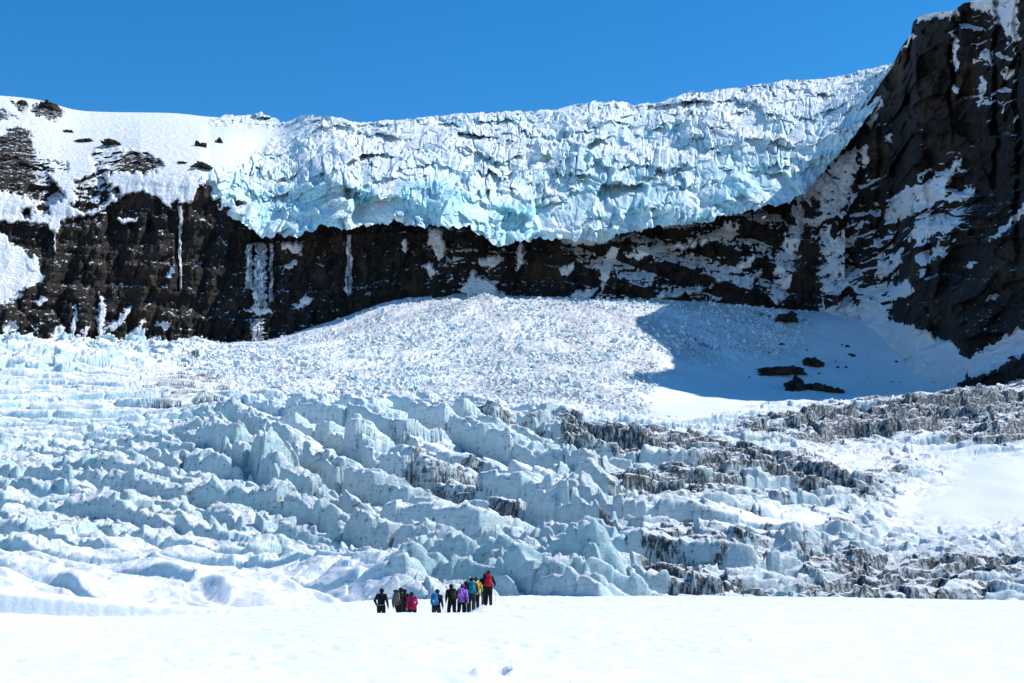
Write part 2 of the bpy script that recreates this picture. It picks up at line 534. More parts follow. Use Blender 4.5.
def build_snowfield():
    pxs = np.concatenate([512 - np.geomspace(8000, 820, 60), np.arange(-300, 1400, 2.5), 512 + np.geomspace(895, 8000, 60)])
    Ds = np.concatenate([np.arange(4, 20, 0.35), np.arange(20, 50, 0.3), np.arange(50, 94.4, 0.22), np.arange(94.4, 96.6, 0.045), np.arange(96.6, 128, 0.22)])
    Z = np.stack([near_z(p, Ds) for p in pxs], 1).astype(F32)
    Dg = np.repeat(Ds[:, None], len(pxs), 1).astype(F32)
    a = ((pxs - 512) / FOC / CT).astype(F32)
    X = Dg * a[None, :]
    # wind ripples and drift texture
    k = sstep(75, 60, Dg) * 0.5 + 0.5
    Z += fbm2(X * 0.25, Dg * 0.25, 4, 3) * 0.10 * k + fbm2(X * 0.9 + Dg * 0.2, Dg * 0.3, 3, 6, 0.5, True) * 0.03 * k + fbm2(X * 1.7 + Dg * 0.35, Dg * 0.6, 3, 8, 0.55, True) * 0.045 * sstep(-0.1, 0.35, fbm2(X * 0.12, Dg * 0.1, 2, 12)) + fbm2(X * 1.1 + Dg * 0.3, Dg * 0.5, 3, 9) * 0.015 + fbm2(X * 0.05, Dg * 0.09, 2, 31) * 0.05 * k
    far = sstep(63, 68, Dg)
    Z += far * (fbm2(X * 1.3 + Dg * 0.1, Dg * 0.35, 3, 41, 0.55, True) * 0.09 + fbm2(X * 0.5, Dg * 0.2, 2, 42) * 0.06)
    # footprints and scuffs in the near snow
    for (fx, fy, r, dp) in [(496, 677, .22, .30), (503, 671, .15, .16), (508, 661, .07, .05), (562, 682, .10, .07), (568, 681, .09, .05), (604, 668, .08, .05), (600, 669, .06, .04),
                            (596, 672, .05, .03), (655, 657, .06, .03), (540, 656, .06, .03), (880, 672, .1, .04), (300, 676, .1, .03), (720, 649, .09, .03), (430, 645, .1, .03)]:
        D0 = 0
        for d in np.arange(18, 60, 0.2):
            zz = float(near_z(fx, np.array([d]))[0]); py = 341.5 - FOC * ((zz - CAMZ) * CT - d * ST) / (d * CT + (zz - CAMZ) * ST)
            if py < fy:
                D0 = d; break
        x0 = (fx - 512) / FOC / CT * D0
        q = ((X - x0) / r) ** 2 + ((Dg - D0) / (r * 1.9)) ** 2
        Z += -dp * np.exp(-q * q) + dp * 0.35 * np.exp(-((np.sqrt(q) - 1.5) / 0.35) ** 2)
    # trodden trail where the walkers go
    for (x0, y0, x1, y1, w) in [(-9, 69, -5.2, 70, 1.3), (-5, 69.5, -2.6, 71, 1.2), (-2.7, 71, -1.3, 75, .8), (-1.2, 74, 3, 96, .7)]:
        t = np.clip(((X - x0) * (x1 - x0) + (Dg - y0) * (y1 - y0)) / ((x1 - x0) ** 2 + (y1 - y0) ** 2), 0, 1)
        q = ((X - x0 - t * (x1 - x0)) ** 2 + (Dg - y0 - t * (y1 - y0)) ** 2) / w ** 2
        Z += np.exp(-q * q) * (fbm2(X * 2.2, Dg * 1.6, 2, 77) * 0.16 - 0.04)
    me = grid_mesh('snowfield', X, Dg, Z)
    tag(link('snowfield', me, M_SNOW), 'smooth bright white snowfield in the foreground under the hikers', 'snowfield', kind='structure')


build_snowfield()

# one wide sheet under everything, out to the horizon
g = np.array([-6000, -2500, -1000, -400, -150, -60, -25, -8, 8, 25, 60, 150, 400, 1000, 2500, 6000], float)
GX, GY = np.meshgrid(g, g)
GZ = np.where((np.abs(GX) < 30) & (GY < 8), -0.02, -6.0) - np.hypot(GX, GY) * 0.004
tag(link('ground', grid_mesh('ground', GX, GY, GZ), M_SNOW), 'wide snow covered ground reaching out round the valley', 'ground', kind='structure')

# ------------------------------------------------------------------ lower glacier and valley floor
GD = np.array([100, 113, 125, 150, 180, 215, 250, 300, 380, 500, 650, 830, 900], float)
GP = np.array([-220, 0, 130, 260, 330, 400, 470, 540, 640, 700, 770, 850, 900, 960, 1024, 1240], float)
GT = np.array([
    [640, 640, 640, 640, 640, 640, 640, 640, 640, 640, 640, 640, 640, 640, 640, 640],
    [608, 608, 612, 615, 614, 612, 611, 611, 611, 611, 612, 613, 614, 615, 616, 616],
    [580, 584, 589, 594, 592, 590, 590, 590, 588, 587, 588, 592, 594, 595, 596, 596],
    [545, 550, 556, 566, 566, 566, 566, 564, 560, 556, 560, 568, 572, 572, 572, 570],
    [505, 510, 515, 522, 526, 530, 530, 528, 524, 520, 526, 535, 540, 538, 536, 530],
    [468, 472, 476, 478, 482, 486, 488, 490, 488, 486, 492, 500, 505, 500, 495, 490],
    [438, 440, 440, 440, 442, 446, 450, 455, 462, 462, 466, 472, 474, 468, 460, 450],
    [412, 412, 411, 412, 414, 418, 422, 428, 436, 438, 438, 440, 440, 436, 430, 420],
    [385, 386, 386, 390, 394, 398, 402, 406, 412, 412, 410, 405, 400, 396, 390, 384],
    [362, 363, 364, 368, 371, 374, 377, 382, 394, 402, 405, 405, 403, 398, 390, 380],
    [350, 350, 350, 352, 350, 348, 346, 350, 364, 380, 390, 395, 395, 390, 380, 365],
    [340, 341, 347, 341, 324, 304, 299, 301, 303, 306, 312, 316, 318, 322, 326, 320],
    [337, 338, 343, 337, 318, 294, 288, 293, 294, 297, 304, 308, 310, 314, 318, 312]], float)

Z_BIG = area([[(190, 425), (330, 405), (480, 412), (575, 436), (610, 520), (610, 625), (400, 625), (330, 545), (215, 480)]], 14)
Z_RIGHT = area([[(520, 410), (700, 432), (800, 455), (880, 480), (880, 560), (840, 625), (600, 625), (545, 560), (560, 480)]], 14)
Z_LEFT = area([[(-260, 362), (60, 364), (220, 376), (330, 400), (240, 425), (180, 445), (-260, 452)]], 8)
Z_CHOP = np.maximum(area([[(-260, 446), (150, 440), (220, 420), (290, 470), (400, 560), (300, 570), (130, 545), (-260, 560)]], 12),
                    area([[(390, 545), (560, 550), (650, 596), (640, 630), (400, 630)]], 10) * 0.8)
Z_DOME = area([[(-260, 548), (130, 535), (300, 555), (430, 585), (440, 640), (-260, 640)]], 12)
Z_CONE = area([[(160, 358), (300, 335), (470, 285), (640, 290), (820, 300), (800, 355), (665, 362), (640, 425), (480, 410), (330, 405), (240, 395)]], 7)
Z_EDGE = area([[(-260, 330), (60, 338), (220, 338), (200, 362), (80, 372), (-260, 370)]], 5)
Z_MOR = area([[(690, 425), (760, 410), (850, 402), (960, 388), (1260, 380), (1260, 452), (960, 448), (860, 442), (760, 450)]], 8)
Z_RLOW = area([[(800, 450), (900, 445), (960, 470), (900, 500), (870, 520), (980, 530), (1260, 505), (1260, 612), (780, 612)]], 10)
A_DIRT = area([[(560, 430), (700, 436), (800, 455), (880, 485), (870, 560), (800, 600), (640, 600), (655, 545), (575, 520), (590, 470)]], 16) * 0.52
for polys, w, s in [
    ([[(490, 512), (520, 520), (515, 566), (478, 560)]], 0.85, 5),
    ([[(625, 548), (700, 540), (780, 545), (770, 605), (700, 602), (660, 590)]], 0.9, 8),
    ([[(720, 540), (790, 535), (860, 478), (880, 490), (830, 560), (740, 560)]], 0.6, 8),
    ([[(560, 425), (640, 432), (760, 448), (860, 476), (840, 490), (700, 470), (600, 468), (555, 470)]], 0.75, 6),
    ([[(700, 430), (850, 402), (960, 390), (1260, 380), (1260, 450), (940, 445), (880, 440), (790, 442)]], 0.95, 6),
    ([[(770, 450), (880, 446), (950, 470), (880, 500), (790, 500)]], 0.7, 8),
    ([[(860, 500), (1020, 480), (1260, 470), (1260, 500), (950, 510), (850, 530)]], 0.35, 8),
    ([[(790, 560), (1000, 530), (1260, 520), (1260, 612), (790, 612)]], 0.62, 8),
    ([[(600, 360), (690, 364), (740, 385), (720, 400), (600, 398)]], 0.72, 6),
    ([[(400, 408), (560, 420), (550, 470), (500, 470), (430, 440)]], 0.45, 10),
    ([[(250, 440), (480, 440), (560, 560), (430, 570), (300, 520)]], 0.40, 14),
]:
    A_DIRT = np.maximum(A_DIRT, area(polys, s) * w)
A_SMOOTH = area([[(890, 450), (1260, 438), (1260, 472), (1000, 466)], [(940, 486), (1260, 470), (1260, 516), (960, 512)], [(640, 372), (800, 366), (960, 385), (830, 402), (700, 412), (650, 400)],
                 [(660, 402), (760, 406), (700, 428), (620, 417)], [(700, 520), (800, 505), (880, 515), (800, 535)], [(800, 455), (880, 452), (900, 470), (840, 478)]], 6)
A_SPECK = np.maximum(area([[(-260, 345), (330, 400), (620, 470), (560, 560), (330, 560), (-260, 530)]], 12) * 0.8, Z_CONE * 0.9)
A_SPECK = np.maximum(A_SPECK, area([[(-260, 530), (430, 545), (660, 590), (660, 620), (-260, 590)]], 10) * 0.55)


def ridges(X, Y, ang, sp, bl, seed, warp=0.55, w0=0.10, jag=1.0):
    """Crevassed ice: rows of blocks, steep on one side, falling away on the other, cut across by cracks."""
    ca, sa = math.cos(ang), math.sin(ang)
    def f(X, Y, wv, wu):
        v = (-X * sa + Y * ca) / sp + wv * warp
        i = np.floor(v); fv = v - i; ii = i.astype(np.int64)
        r0 = hrand(ii, ii * 0 + 5, 0, seed)
        u = (X * ca + Y * sa) / (bl * (0.7 + 0.8 * r0)) + r0 * 7 + wu * 0.5
        j = np.floor(u); fu = u - j; jj = j.astype(np.int64)
        r1 = hrand(ii, jj, 1, seed); r2 = hrand(ii, jj, 2, seed); r3 = hrand(ii, jj, 3, seed); r4 = hrand(ii, jj, 4, seed)
        sh = (r4 - 0.5) * 0.16
        fv2 = np.clip(fv - sh - 0.08, 0, 1)
        w = w0 * (0.7 + r2)
        prof = sstep(0, 1, fv2 / w) * (1 - 0.10 * sstep(0, 1, 1 - np.clip(fv2 / (w * 2.0), 0, 1)))
        fall = 1 - 0.82 * np.clip((fv2 - w) / (0.92 - w), 0, 1) ** (0.8 + r1)
        e = np.minimum(fu, 1 - fu)
        cw = 0.02 + 0.07 * r3 * r3
        crack = sstep(0.0, cw, e)
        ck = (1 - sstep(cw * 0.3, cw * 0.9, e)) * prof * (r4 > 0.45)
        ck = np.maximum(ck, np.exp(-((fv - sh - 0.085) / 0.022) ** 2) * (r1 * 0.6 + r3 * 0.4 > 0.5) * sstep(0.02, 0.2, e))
        h = (0.55 + 0.75 * r1) * prof * fall * (1 - (1 - crack) * (0.25 + 0.6 * r2) * jag)
        h = h - (0.10 + 0.30 * r3) * np.exp(-((fv - sh - 0.075) / 0.028) ** 2)
        h = h + prof * (r2 - 0.5) * (fu - 0.5) * 0.45 * jag
        return h, ck
    wv = fbm2(X / (sp * 4.2), Y / (sp * 4.2), 2, seed + 40, 0.4) * 1.5
    wu = fbm2(X / (bl * 2.5), Y / (bl * 2.5), 2, seed + 50, 0.4)
    return par(f, X, Y, wv, wu)


def build_glacier():
    pxs = np.arange(-200, 1216, 0.85).astype(F32)
    NR = 1500
    # fine depth rows, even in apparent height
    s = np.linspace(0, 1, 400)
    mid = np.array([smooth_interp(512, GP, r) for r in GT])
    dd = smooth_interp(np.linspace(0, len(GD) - 1, 4000), np.arange(len(GD)), GD)
    pp = smooth_interp(np.linspace(0, len(GD) - 1, 4000), np.arange(len(GD)), mid)
    arc = np.concatenate([[0], np.cumsum(np.abs(np.diff(pp)) + np.diff(dd) * 0.12)])
    Ds = np.interp(np.linspace(0, arc[-1], NR), arc, dd)
    rowpy = np.stack([smooth_interp(pxs, GP, r) for r in GT])            # nodes x cols
    PY = np.empty((NR, len(pxs)), F32)
    k = np.clip(np.searchsorted(GD, Ds) - 1, 0, len(GD) - 2)
    # cubic (Catmull) along depth using index-space tangents
    tang = np.zeros_like(rowpy)
    d = np.diff(rowpy, axis=0) / np.diff(GD)[:, None]
    tang[0], tang[-1] = d[0], d[-1]
    for i in range(1, len(GD) - 1):
        p = d[i - 1] * d[i]
        tang[i] = np.where(p <= 0, 0, 2 * p / np.where(np.abs(d[i - 1] + d[i]) < 1e-9, 1e-9, d[i - 1] + d[i]))
    h = (GD[k + 1] - GD[k])[:, None]; t = ((Ds - GD[k])[:, None]) / h
    PY[:] = ((1 + 2 * t) * (1 - t) ** 2 * rowpy[k] + t * (1 - t) ** 2 * h * tang[k] + t * t * (3 - 2 * t) * rowpy[k + 1] + t * t * (t - 1) * h * tang[k + 1])
    PX = np.repeat(pxs[None, :], NR, 0)
    Dg = np.repeat(Ds[:, None].astype(F32), len(pxs), 1)
    X, Y, Z = world(PX, PY, Dg)
    X = X.astype(F32); Y = Y.astype(F32); Z = Z.astype(F32)
    zb, zr, zl, zc, zd, zo, ze, zm, zq = [samp(f, PX, PY) for f in (Z_BIG, Z_RIGHT, Z_LEFT, Z_CHOP, Z_DOME, Z_CONE, Z_EDGE, Z_MOR, Z_RLOW)]
    sm = samp(A_SMOOTH, PX, PY)
    near = sstep(102, 122, Dg)
    Hh = np.zeros_like(Z)
    n_lo = fbm2(X / 30, Y / 45, 3, 101); n_md = fbm2(X / 6, Y / 8, 4, 102); n_hi = fbm2(X / 1.6, Y / 2.2, 3, 103)
    amp = 0.75 + 0.5 * sstep(150, 300, Dg)
    # big diagonal blocks
    r1, k1 = ridges(X, Y, math.radians(-54), 10.5, 8.0, 11, 0.55, 0.07)
    r1b, k1b = ridges(X, Y, math.radians(-40), 6.0, 6.0, 12, 0.5, 0.14)
    zb = zb * (0.55 + 0.45 * sstep(125, 175, Dg))
    Hh += zb * amp * (r1 * 5.6 + r1b * (1.0 + 1.6 * sstep(175, 125, Dg)) + n_md * 0.30 - 1.9)
    # long ice walls facing us on the right
    r2, k2 = ridges(X, Y, math.radians(-7), 11.5, 15.0, 21, 0.75, 0.07, 0.6)
    r2b, k2b = ridges(X, Y, math.radians(-16), 8.0, 7.0, 22, 0.6, 0.12)
    zr = zr * (1 - 0.45 * sstep(740, 870, PX))
    Hh += zr * amp * (1 - 0.75 * sm) * (1 - 0.3 * sstep(620, 720, PX)) * (r2 * 4.0 + r2b * 1.2 + n_md * 0.30 - 1.9)
    # fine crevasse lines on the left
    r3, k3 = ridges(X, Y, math.radians(3), 10.5, 22.0, 31, 0.6, 0.09, 0.7)
    r3b, k3b = ridges(X, Y, math.radians(-9), 9.0, 8.0, 32, 0.6, 0.12)
    Hh += zl * (1 - 0.6 * zc) * (r3 * 1.9 + r3b * 0.4 + n_md * 0.25 - 0.9)
    # choppy pinnacles
    fv, fe, fr = facet2(X / 6.5, Y / 8.0, 41, 1.3)
    fv2, fe2, _ = facet2(X / 2.8 + 9, Y / 3.4, 42, 1.2)
    r4, k4 = ridges(X, Y, math.radians(-33), 8.5, 13.0, 43, 0.8, 0.08, 0.7)
    Hh += zc * (1 - 0.0 * zb) * (1 - 0.5 * sstep(240, 0, PX)) * (r4 * 3.2 + fv * 0.4 + fv2 * 0.25 + n_md * 0.25 - 0.9) * (0.7 + 0.5 * sstep(130, 260, Dg))
    # low snow domes
    dm = fbm2(X / 12 + Y * 0.05, Y / 15, 2, 51, 0.4, True)
    r7, k7 = ridges(X, Y, math.radians(-56), 12.0, 17.0, 45, 0.9, 0.5, 0.6)
    Hh += zd * near * (1 - 0.7 * zb) * ((r7 * 1.7 - 0.6) * (0.3 + 0.7 * sstep(120, 320, PX)) + dm * 1.0 + n_md * 0.30 + r4 * 0.75 + fbm2(X / 4 + Y * 0.2, Y / 5, 3, 52, 0.5, True) * 0.30)
    # avalanche cone: gullies running down from the apex and loose debris
    ap = world(np.array([480.]), np.array([296.]), np.array([830.]))
    th = np.arctan2(X - ap[0][0], ap[1][0] + 60 - Y); rr = np.hypot(X - ap[0][0], ap[1][0] + 60 - Y)
    gul = fbm2(th * 6.0 + n_lo * 0.5, rr / 120, 4, 61, 0.6); 
    cfv, _, cr = facet2(X / 2.2, Y / 3.2, 62, 0.9)
    Hh += sstep(460, 540, Dg) * sstep(690, 740, PX) * (n_md * 0.30 + n_hi * 0.10)
    Hh += zo * (gul * 3.0 + cfv * 0.55 + n_md * 0.7 + n_hi * 0.6)
    # tumbled ice along the left edge of the valley
    efv, _, er = facet2(X / 9.0, Y / 16.0, 71, 1.4)
    Hh += ze * (efv * 3.6 + n_md * 0.8 + fv2 * 0.4 + 0.6)
    # dirty ridges on the right
    r5, k5 = ridges(X, Y, math.radians(9), 12.0, 15.0, 81, 1.0, 0.10, 0.85)
    Hh += zm * (r5 * 3.0 + fbm2(X / 14, Y / 18, 4, 82) * 2.9 + n_md * 0.5 - 1.6)
    r6, k6 = ridges(X, Y, math.radians(9), 10.0, 19.0, 91, 1.0, 0.12, 0.5)
    Hh += zq * near * (1 - 0.85 * sm) * (r6 * 1.5 + fbm2(X / 8, Y / 11, 4, 92) * 0.9 - 0.6)
    mf, me_, _ = facet2((X + Y * 0.4) / 1.7, (Y - X * 0.4) / 2.0, 131, 1.2)
    mg, _, _ = facet2((X - Y * 0.3) / 3.6, (Y + X * 0.3) / 4.4, 132, 1.2)
    rough = np.clip(zb * 0.5 + zr * 0.8 + zc * 1.0 + zl * 0.25 + ze * 0.7 + zm + zq * 0.8 + zd * 0.15, 0, 1) * (1 - 0.8 * sm)
    Hh += near * rough * (mf * 0.36 + mg * 0.9 + n_hi * 0.25)
    Hh += near * (n_lo * 1.3 + n_hi * 0.10 * rough) * (1 - 0.5 * zd)
    Z = Z + Hh
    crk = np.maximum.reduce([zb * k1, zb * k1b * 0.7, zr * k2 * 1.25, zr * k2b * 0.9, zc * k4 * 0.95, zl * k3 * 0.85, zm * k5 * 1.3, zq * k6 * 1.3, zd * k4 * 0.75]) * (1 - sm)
    # even out the sampling along every sight line so that steep faces get enough rows
    NO = 1350
    q = Z - CAMZ
    ang = (q / Dg)
    d1 = np.abs(np.diff(ang, axis=0)) * FOC + np.diff(np.log(Dg), axis=0) * 60
    d1 = np.minimum(d1, 8)[:, ::4]
    d1 = blur(d1, 14.0)
    d1 = np.stack([np.interp(np.arange(len(pxs)), np.arange(0, len(pxs), 4), r) for r in d1]).astype(F32)
    arc = np.concatenate([np.zeros((1, len(pxs)), F32), np.cumsum(d1, 0)], 0)
    idx = np.empty((NO, len(pxs)))
    rows = np.arange(NR)
    for c in range(len(pxs)):
        idx[:, c] = np.interp(np.linspace(0, arc[-1, c], NO), arc[:, c], rows)
    i0 = np.clip(idx.astype(int), 0, NR - 2); f = (idx - i0).astype(F32); cc = np.arange(len(pxs))[None, :]
    rs = lambda A: A[i0, cc] * (1 - f) + A[i0 + 1, cc] * f
    X, Y, Z, PX, PY, crk, rough = [rs(A) for A in (X, Y, Z, PX, PY, crk, rough)]
    dirt = samp(A_DIRT, PX, PY) * np.clip(0.82 + 1.0 * fbm2(X / 16, Y / 22, 3, 111), 0.2, 1.3)
    speck = samp(A_SPECK, PX, PY)
    th2 = np.arctan2(X - ap[0][0], ap[1][0] + 60 - Y); rr2 = np.hypot(X - ap[0][0], ap[1][0] + 60 - Y)
    run = np.clip(fbm2(th2 * 9 + fbm2(X / 40, Y / 80, 2, 66) * 0.9, rr2 / 220, 4, 63, 0.6) * 1.6 + 0.25, 0, 1) * samp(Z_CONE, PX, PY)
    dirt = np.maximum(dirt, run * 0.95)
    speck = np.maximum(speck, run)
    cy = np.clip(fbm2(X / 14, Y / 18, 3, 121) * 2.2 - 0.75, 0, 0.75) * np.clip(samp(Z_BIG, PX, PY) + samp(Z_CHOP, PX, PY) * 0.6, 0, 1)
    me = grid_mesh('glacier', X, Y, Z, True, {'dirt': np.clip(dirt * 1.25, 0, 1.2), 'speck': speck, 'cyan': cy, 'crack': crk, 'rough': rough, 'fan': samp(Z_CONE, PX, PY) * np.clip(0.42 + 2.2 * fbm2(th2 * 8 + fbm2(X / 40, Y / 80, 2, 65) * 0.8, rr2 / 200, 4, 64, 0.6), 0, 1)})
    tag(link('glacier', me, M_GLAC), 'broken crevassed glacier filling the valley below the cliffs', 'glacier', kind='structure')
    return X, Y, Z, PX, PY


GLX, GLY, GLZ, GLPX, GLPY = build_glacier()


def glacier_at(px, D):
    c = int(np.clip((px + 200) / 0.85, 0, GLX.shape[1] - 1))
    z = float(np.interp(D, GLY[:, c], GLZ[:, c]))
    return float(np.interp(D, GLY[:, c], GLX[:, c])), D, z


# ------------------------------------------------------------------ rock wall at the back (with the snowy shoulder on the left)
def curve(pts, x):
    p = np.array(pts, float)
    return np.interp(x, p[:, 0], p[:, 1])


ICE_BOT = [(170, 176), (200, 190), (218, 205), (235, 216), (260, 233), (300, 233), (322, 222), (350, 226), (385, 219), (440, 224), (470, 224), (488, 240),
           (505, 243), (540, 234), (565, 236), (600, 239), (640, 226), (680, 223), (720, 215), (760, 206), (790, 198), (812, 184), (840, 150), (870, 112), (893, 72), (920, 40)]
SKY_L = [(-260, 70), (-60, 88), (0, 96), (22, 97), (45, 101), (58, 104), (66, 110), (100, 112), (180, 113), (205, 117), (240, 118), (300, 124)]
WALL_ROCK_L = [
    [(0, 133), (18, 124), (30, 130), (36, 150), (40, 166), (60, 185), (64, 200), (42, 206), (20, 196), (0, 192), (-260, 200), (-260, 120)],
    [(-260, 222), (0, 222), (30, 222), (50, 226), (57, 236), (60, 222), (76, 218), (98, 214), (110, 205), (120, 197), (137, 192), (152, 195), (165, 205), (172, 210), (176, 202), (184, 204),
     (190, 204), (200, 185), (215, 180), (244, 180), (330, 200), (820, 180), (820, 420), (-260, 420)],
    [(74, 182), (86, 177), (101, 175), (111, 184), (110, 200), (96, 210), (80, 213), (70, 206), (77, 198)],
    [(93, 150), (110, 147), (131, 149), (150, 154), (165, 164), (163, 170), (141, 174), (120, 172), (98, 176), (92, 165)],
    [(96, 137), (108, 141), (122, 147), (110, 149)],
    [(190, 165), (200, 163), (210, 168), (206, 172), (192, 170)],
    [(35, 200), (50, 197), (50, 215), (38, 216)], [(20, 208), (31, 208), (32, 217), (22, 217)], [(172, 202), (180, 200), (181, 212), (173, 212)],
    [(112, 190), (120, 187), (124, 193), (116, 196)], [(38, 160), (70, 163), (66, 172), (46, 172)],
    [(12, 98), (16, 100), (29, 105), (26, 115), (18, 112), (10, 104)], [(32, 104), (45, 100), (55, 102), (64, 111), (62, 119), (50, 121), (36, 117), (30, 110)],
    [(0, 110), (9, 113), (20, 118), (34, 128), (45, 128), (30, 122), (10, 118), (0, 122), (-200, 124), (-200, 100)],
]
WALL_SNOW = [
    [(0, 232), (8, 240), (22, 252), (30, 258), (33, 254), (37, 260), (45, 282), (40, 285), (30, 283), (22, 290), (20, 300), (0, 303), (-60, 300), (-60, 230)],
    [(33, 300), (44, 296), (48, 300), (38, 306)], [(3, 325), (12, 320), (20, 327), (6, 335)], [(28, 327), (37, 325), (37, 331)],
    [(97, 342), (98, 310), (100, 290), (104, 305), (106, 300), (104, 330), (99, 346)], [(100, 335), (118, 319), (130, 307), (129, 316), (110, 332)],
    [(121, 342), (140, 322), (147, 317), (141, 330), (127, 343)], [(155, 322), (173, 322), (166, 331)], [(69, 341), (75, 305), (78, 305), (76, 325), (73, 341)], [(48, 342), (55, 327), (65, 328), (63, 343)],
    [(80, 336), (92, 324), (90, 330), (82, 340)], [(116, 218), (136, 218), (136, 222), (122, 223)], [(165, 277), (174, 264), (176, 270), (170, 278)],
    [(240, 311), (258, 307), (277, 312), (262, 315)], [(280, 245), (300, 242), (300, 254), (286, 251)], [(279, 270), (298, 261), (296, 267), (284, 270)],
    [(293, 308), (300, 300), (315, 299), (305, 306)],
    [(430, 230), (440, 226), (446, 250), (440, 262), (434, 252), (428, 240)], [(400, 242), (408, 240), (410, 248), (404, 252)], [(424, 268), (430, 262), (440, 275), (430, 276)],
    [(460, 292), (470, 278), (474, 268), (478, 278), (494, 284), (506, 300), (470, 300)], [(476, 262), (488, 256), (501, 258), (498, 266), (486, 268)], [(518, 240), (524, 246), (522, 268), (516, 272)],
    [(558, 240), (580, 236), (612, 240), (600, 244), (570, 246)], [(558, 272), (572, 262), (576, 268), (566, 276)],
    [(600, 268), (606, 255), (612, 246), (618, 246), (612, 262), (606, 284), (600, 300)],
    [(622, 256), (640, 248), (680, 243), (712, 234), (726, 224), (738, 220), (741, 226), (730, 236), (700, 246), (668, 252), (634, 260)],
    [(714, 279), (724, 270), (742, 260), (757, 256), (752, 264), (732, 274), (722, 281)], [(640, 300), (660, 293), (690, 288), (720, 284), (700, 294), (665, 299)], [(570, 300), (580, 290), (598, 288), (592, 298)],
    [(660, 224), (690, 222), (700, 226), (670, 230)], [(735, 285), (760, 268), (765, 272), (745, 288)],
    [(770, 300), (776, 262), (786, 232), (798, 212), (806, 214), (798, 250), (790, 282), (782, 310)],
]
A_WSNOW = np.maximum(1 - area(WALL_ROCK_L, 1.6), area(WALL_SNOW, 1.4))
# ice-plastered, half-covered ground on the left shoulder
A_PATCHY = area([[(36, 130), (130, 145), (110, 180), (110, 215), (60, 225), (0, 222), (0, 196), (40, 200)], [(430, 225), (500, 240), (510, 300), (460, 300)], [(560, 240), (760, 210), (790, 215), (770, 300), (620, 300)]], 6)


def build_wall():
    pxs = np.arange(-230, 845, 0.75).astype(F32)
    n = len(pxs)
    bot = np.full(n, 372.0)
    cl_top = curve([(-260, 215), (0, 215), (40, 216), (60, 214), (110, 200), (140, 186), (170, 186), (200, 186), (235, 208), (260, 226), (300, 226), (322, 214), (350, 218), (385, 211), (440, 216), (470, 216), (488, 232), (505, 235), (540, 226), (600, 230),
                    (640, 217), (680, 214), (720, 206), (760, 197), (790, 189), (812, 176), (845, 145)], pxs)
    topl = np.convolve(np.pad(curve(SKY_L, pxs), 40, mode='edge'), np.hanning(81) / np.hanning(81).sum(), 'valid')
    left = sstep(262, 232, pxs)                      # where the shoulder shows instead of the hanging ice
    ytop = topl * left + (cl_top - 14) * (1 - left)
    R1, R2 = 330, 190
    t1 = np.linspace(0, 1, R1)[:, None]; t2 = np.linspace(0, 1, R2 + 1)[1:, None]
    PY = np.concatenate([bot[None] * (1 - t1) + cl_top[None] * t1, cl_top[None] * (1 - t2) + ytop[None] * t2], 0).astype(F32)
    PX = np.repeat(pxs[None], PY.shape[0], 0)
    dbase = curve([(-260, 700), (-100, 770), (0, 800), (130, 826), (240, 838), (400, 842), (600, 840), (740, 836), (845, 846)], pxs)[None]
    Dg = np.concatenate([dbase + 52 * t1 - 12, dbase + 40 + (260 * t2 ** 2.4 + 20 * t2) * left + 60 * (1 - left) * t2], 0).astype(F32)
    X, Y, Z = world(PX, PY, Dg)
    up = np.concatenate([0 * t1, t2], 0)
    wx = fbm2(PX / 9, PY / 9, 4, 501, 0.6) * 6; wy = fbm2(PX / 7, PY / 16, 4, 502, 0.6) * 6
    sn = samp(A_WSNOW, PX + wx, PY + wy)
    sn = sn * (1 - sstep(560, 640, PX) * np.clip(0.2 - 1.6 * fbm2(PX / 9, PY / 7, 4, 505, 0.6), 0, 0.6))
    rel = 1 - sstep(0.2, 0.9, sn) * (0.78 + 0.21 * sstep(0, .3, up))
    but = fbm3(X / 46, Y / 90, Z / 130, 3, 201, 0.5) * 15
    col = fbm3(X / 13, Y / 30, Z / 55, 4, 202, 0.55, True) * 5.0
    strat = fbm3(X / 60 + Z / 90, Y / 60, Z / 9, 3, 203, 0.5) * 3.2
    fv, fe, fr = facet3(X / 8, Y / 30, Z / 17, 204, 1.3)
    fine = fbm3(X / 5, Y / 5, Z / 5, 4, 205, 0.6) * 2.0
    disp = (but + col * 1.5 + strat * 1.5 + fv * 2.6 + fine) * rel
    zig = np.clip(samp(area([[(560, 236), (830, 170), (800, 300), (600, 310)]], 10), PX, PY), 0, 1)
    disp += zig * (np.abs(((Z + X * 0.45) / 26) % 1 - 0.5) * 18 - 4)      # slanting ledges towards the right
    Dg2 = Dg + disp * 1.25
    k = (Dg2 / Dg).astype(F32)
    X, Y, Z = X * k, Y * k, (Z - CAMZ) * k + CAMZ
    # small skyline roughness
    Z += up * fbm3(X / 6, Y / 6, Z / 6, 3, 210) * 0.8 * (1 - sn)
    # back side
    global WALL
    WALL = (PX, PY, X.copy(), Y.copy(), Z.copy())
    add = []
    for dy, dz in ((14, -4), (60, -40), (140, -130)):
        add.append((X[-1] * (1 + dy / Y[-1]), Y[-1] + dy, Z[-1] + dz * 1.0))
    X = np.concatenate([X] + [a[0][None] for a in add]); Y = np.concatenate([Y] + [a[1][None] for a in add]); Z = np.concatenate([Z] + [a[2][None] for a in add])
    pad = lambda A: np.concatenate([A, np.repeat(A[-1:], 3, 0)])
    dust = 0.40 + 0.2 * samp(A_PATCHY, PX, PY)
    sn = sn + 0.07 * samp(A_PATCHY, PX, PY) * (sn < 0.5)
    me = grid_mesh('rock_wall', X, Y, Z, True, {'snow': pad(sn), 'dust': pad(dust)}, flip=False)
    tag(link('rock_cliff', me, M_ROCK), 'dark rock cliff band with a snowy shoulder under the hanging glacier', 'cliff', kind='structure')


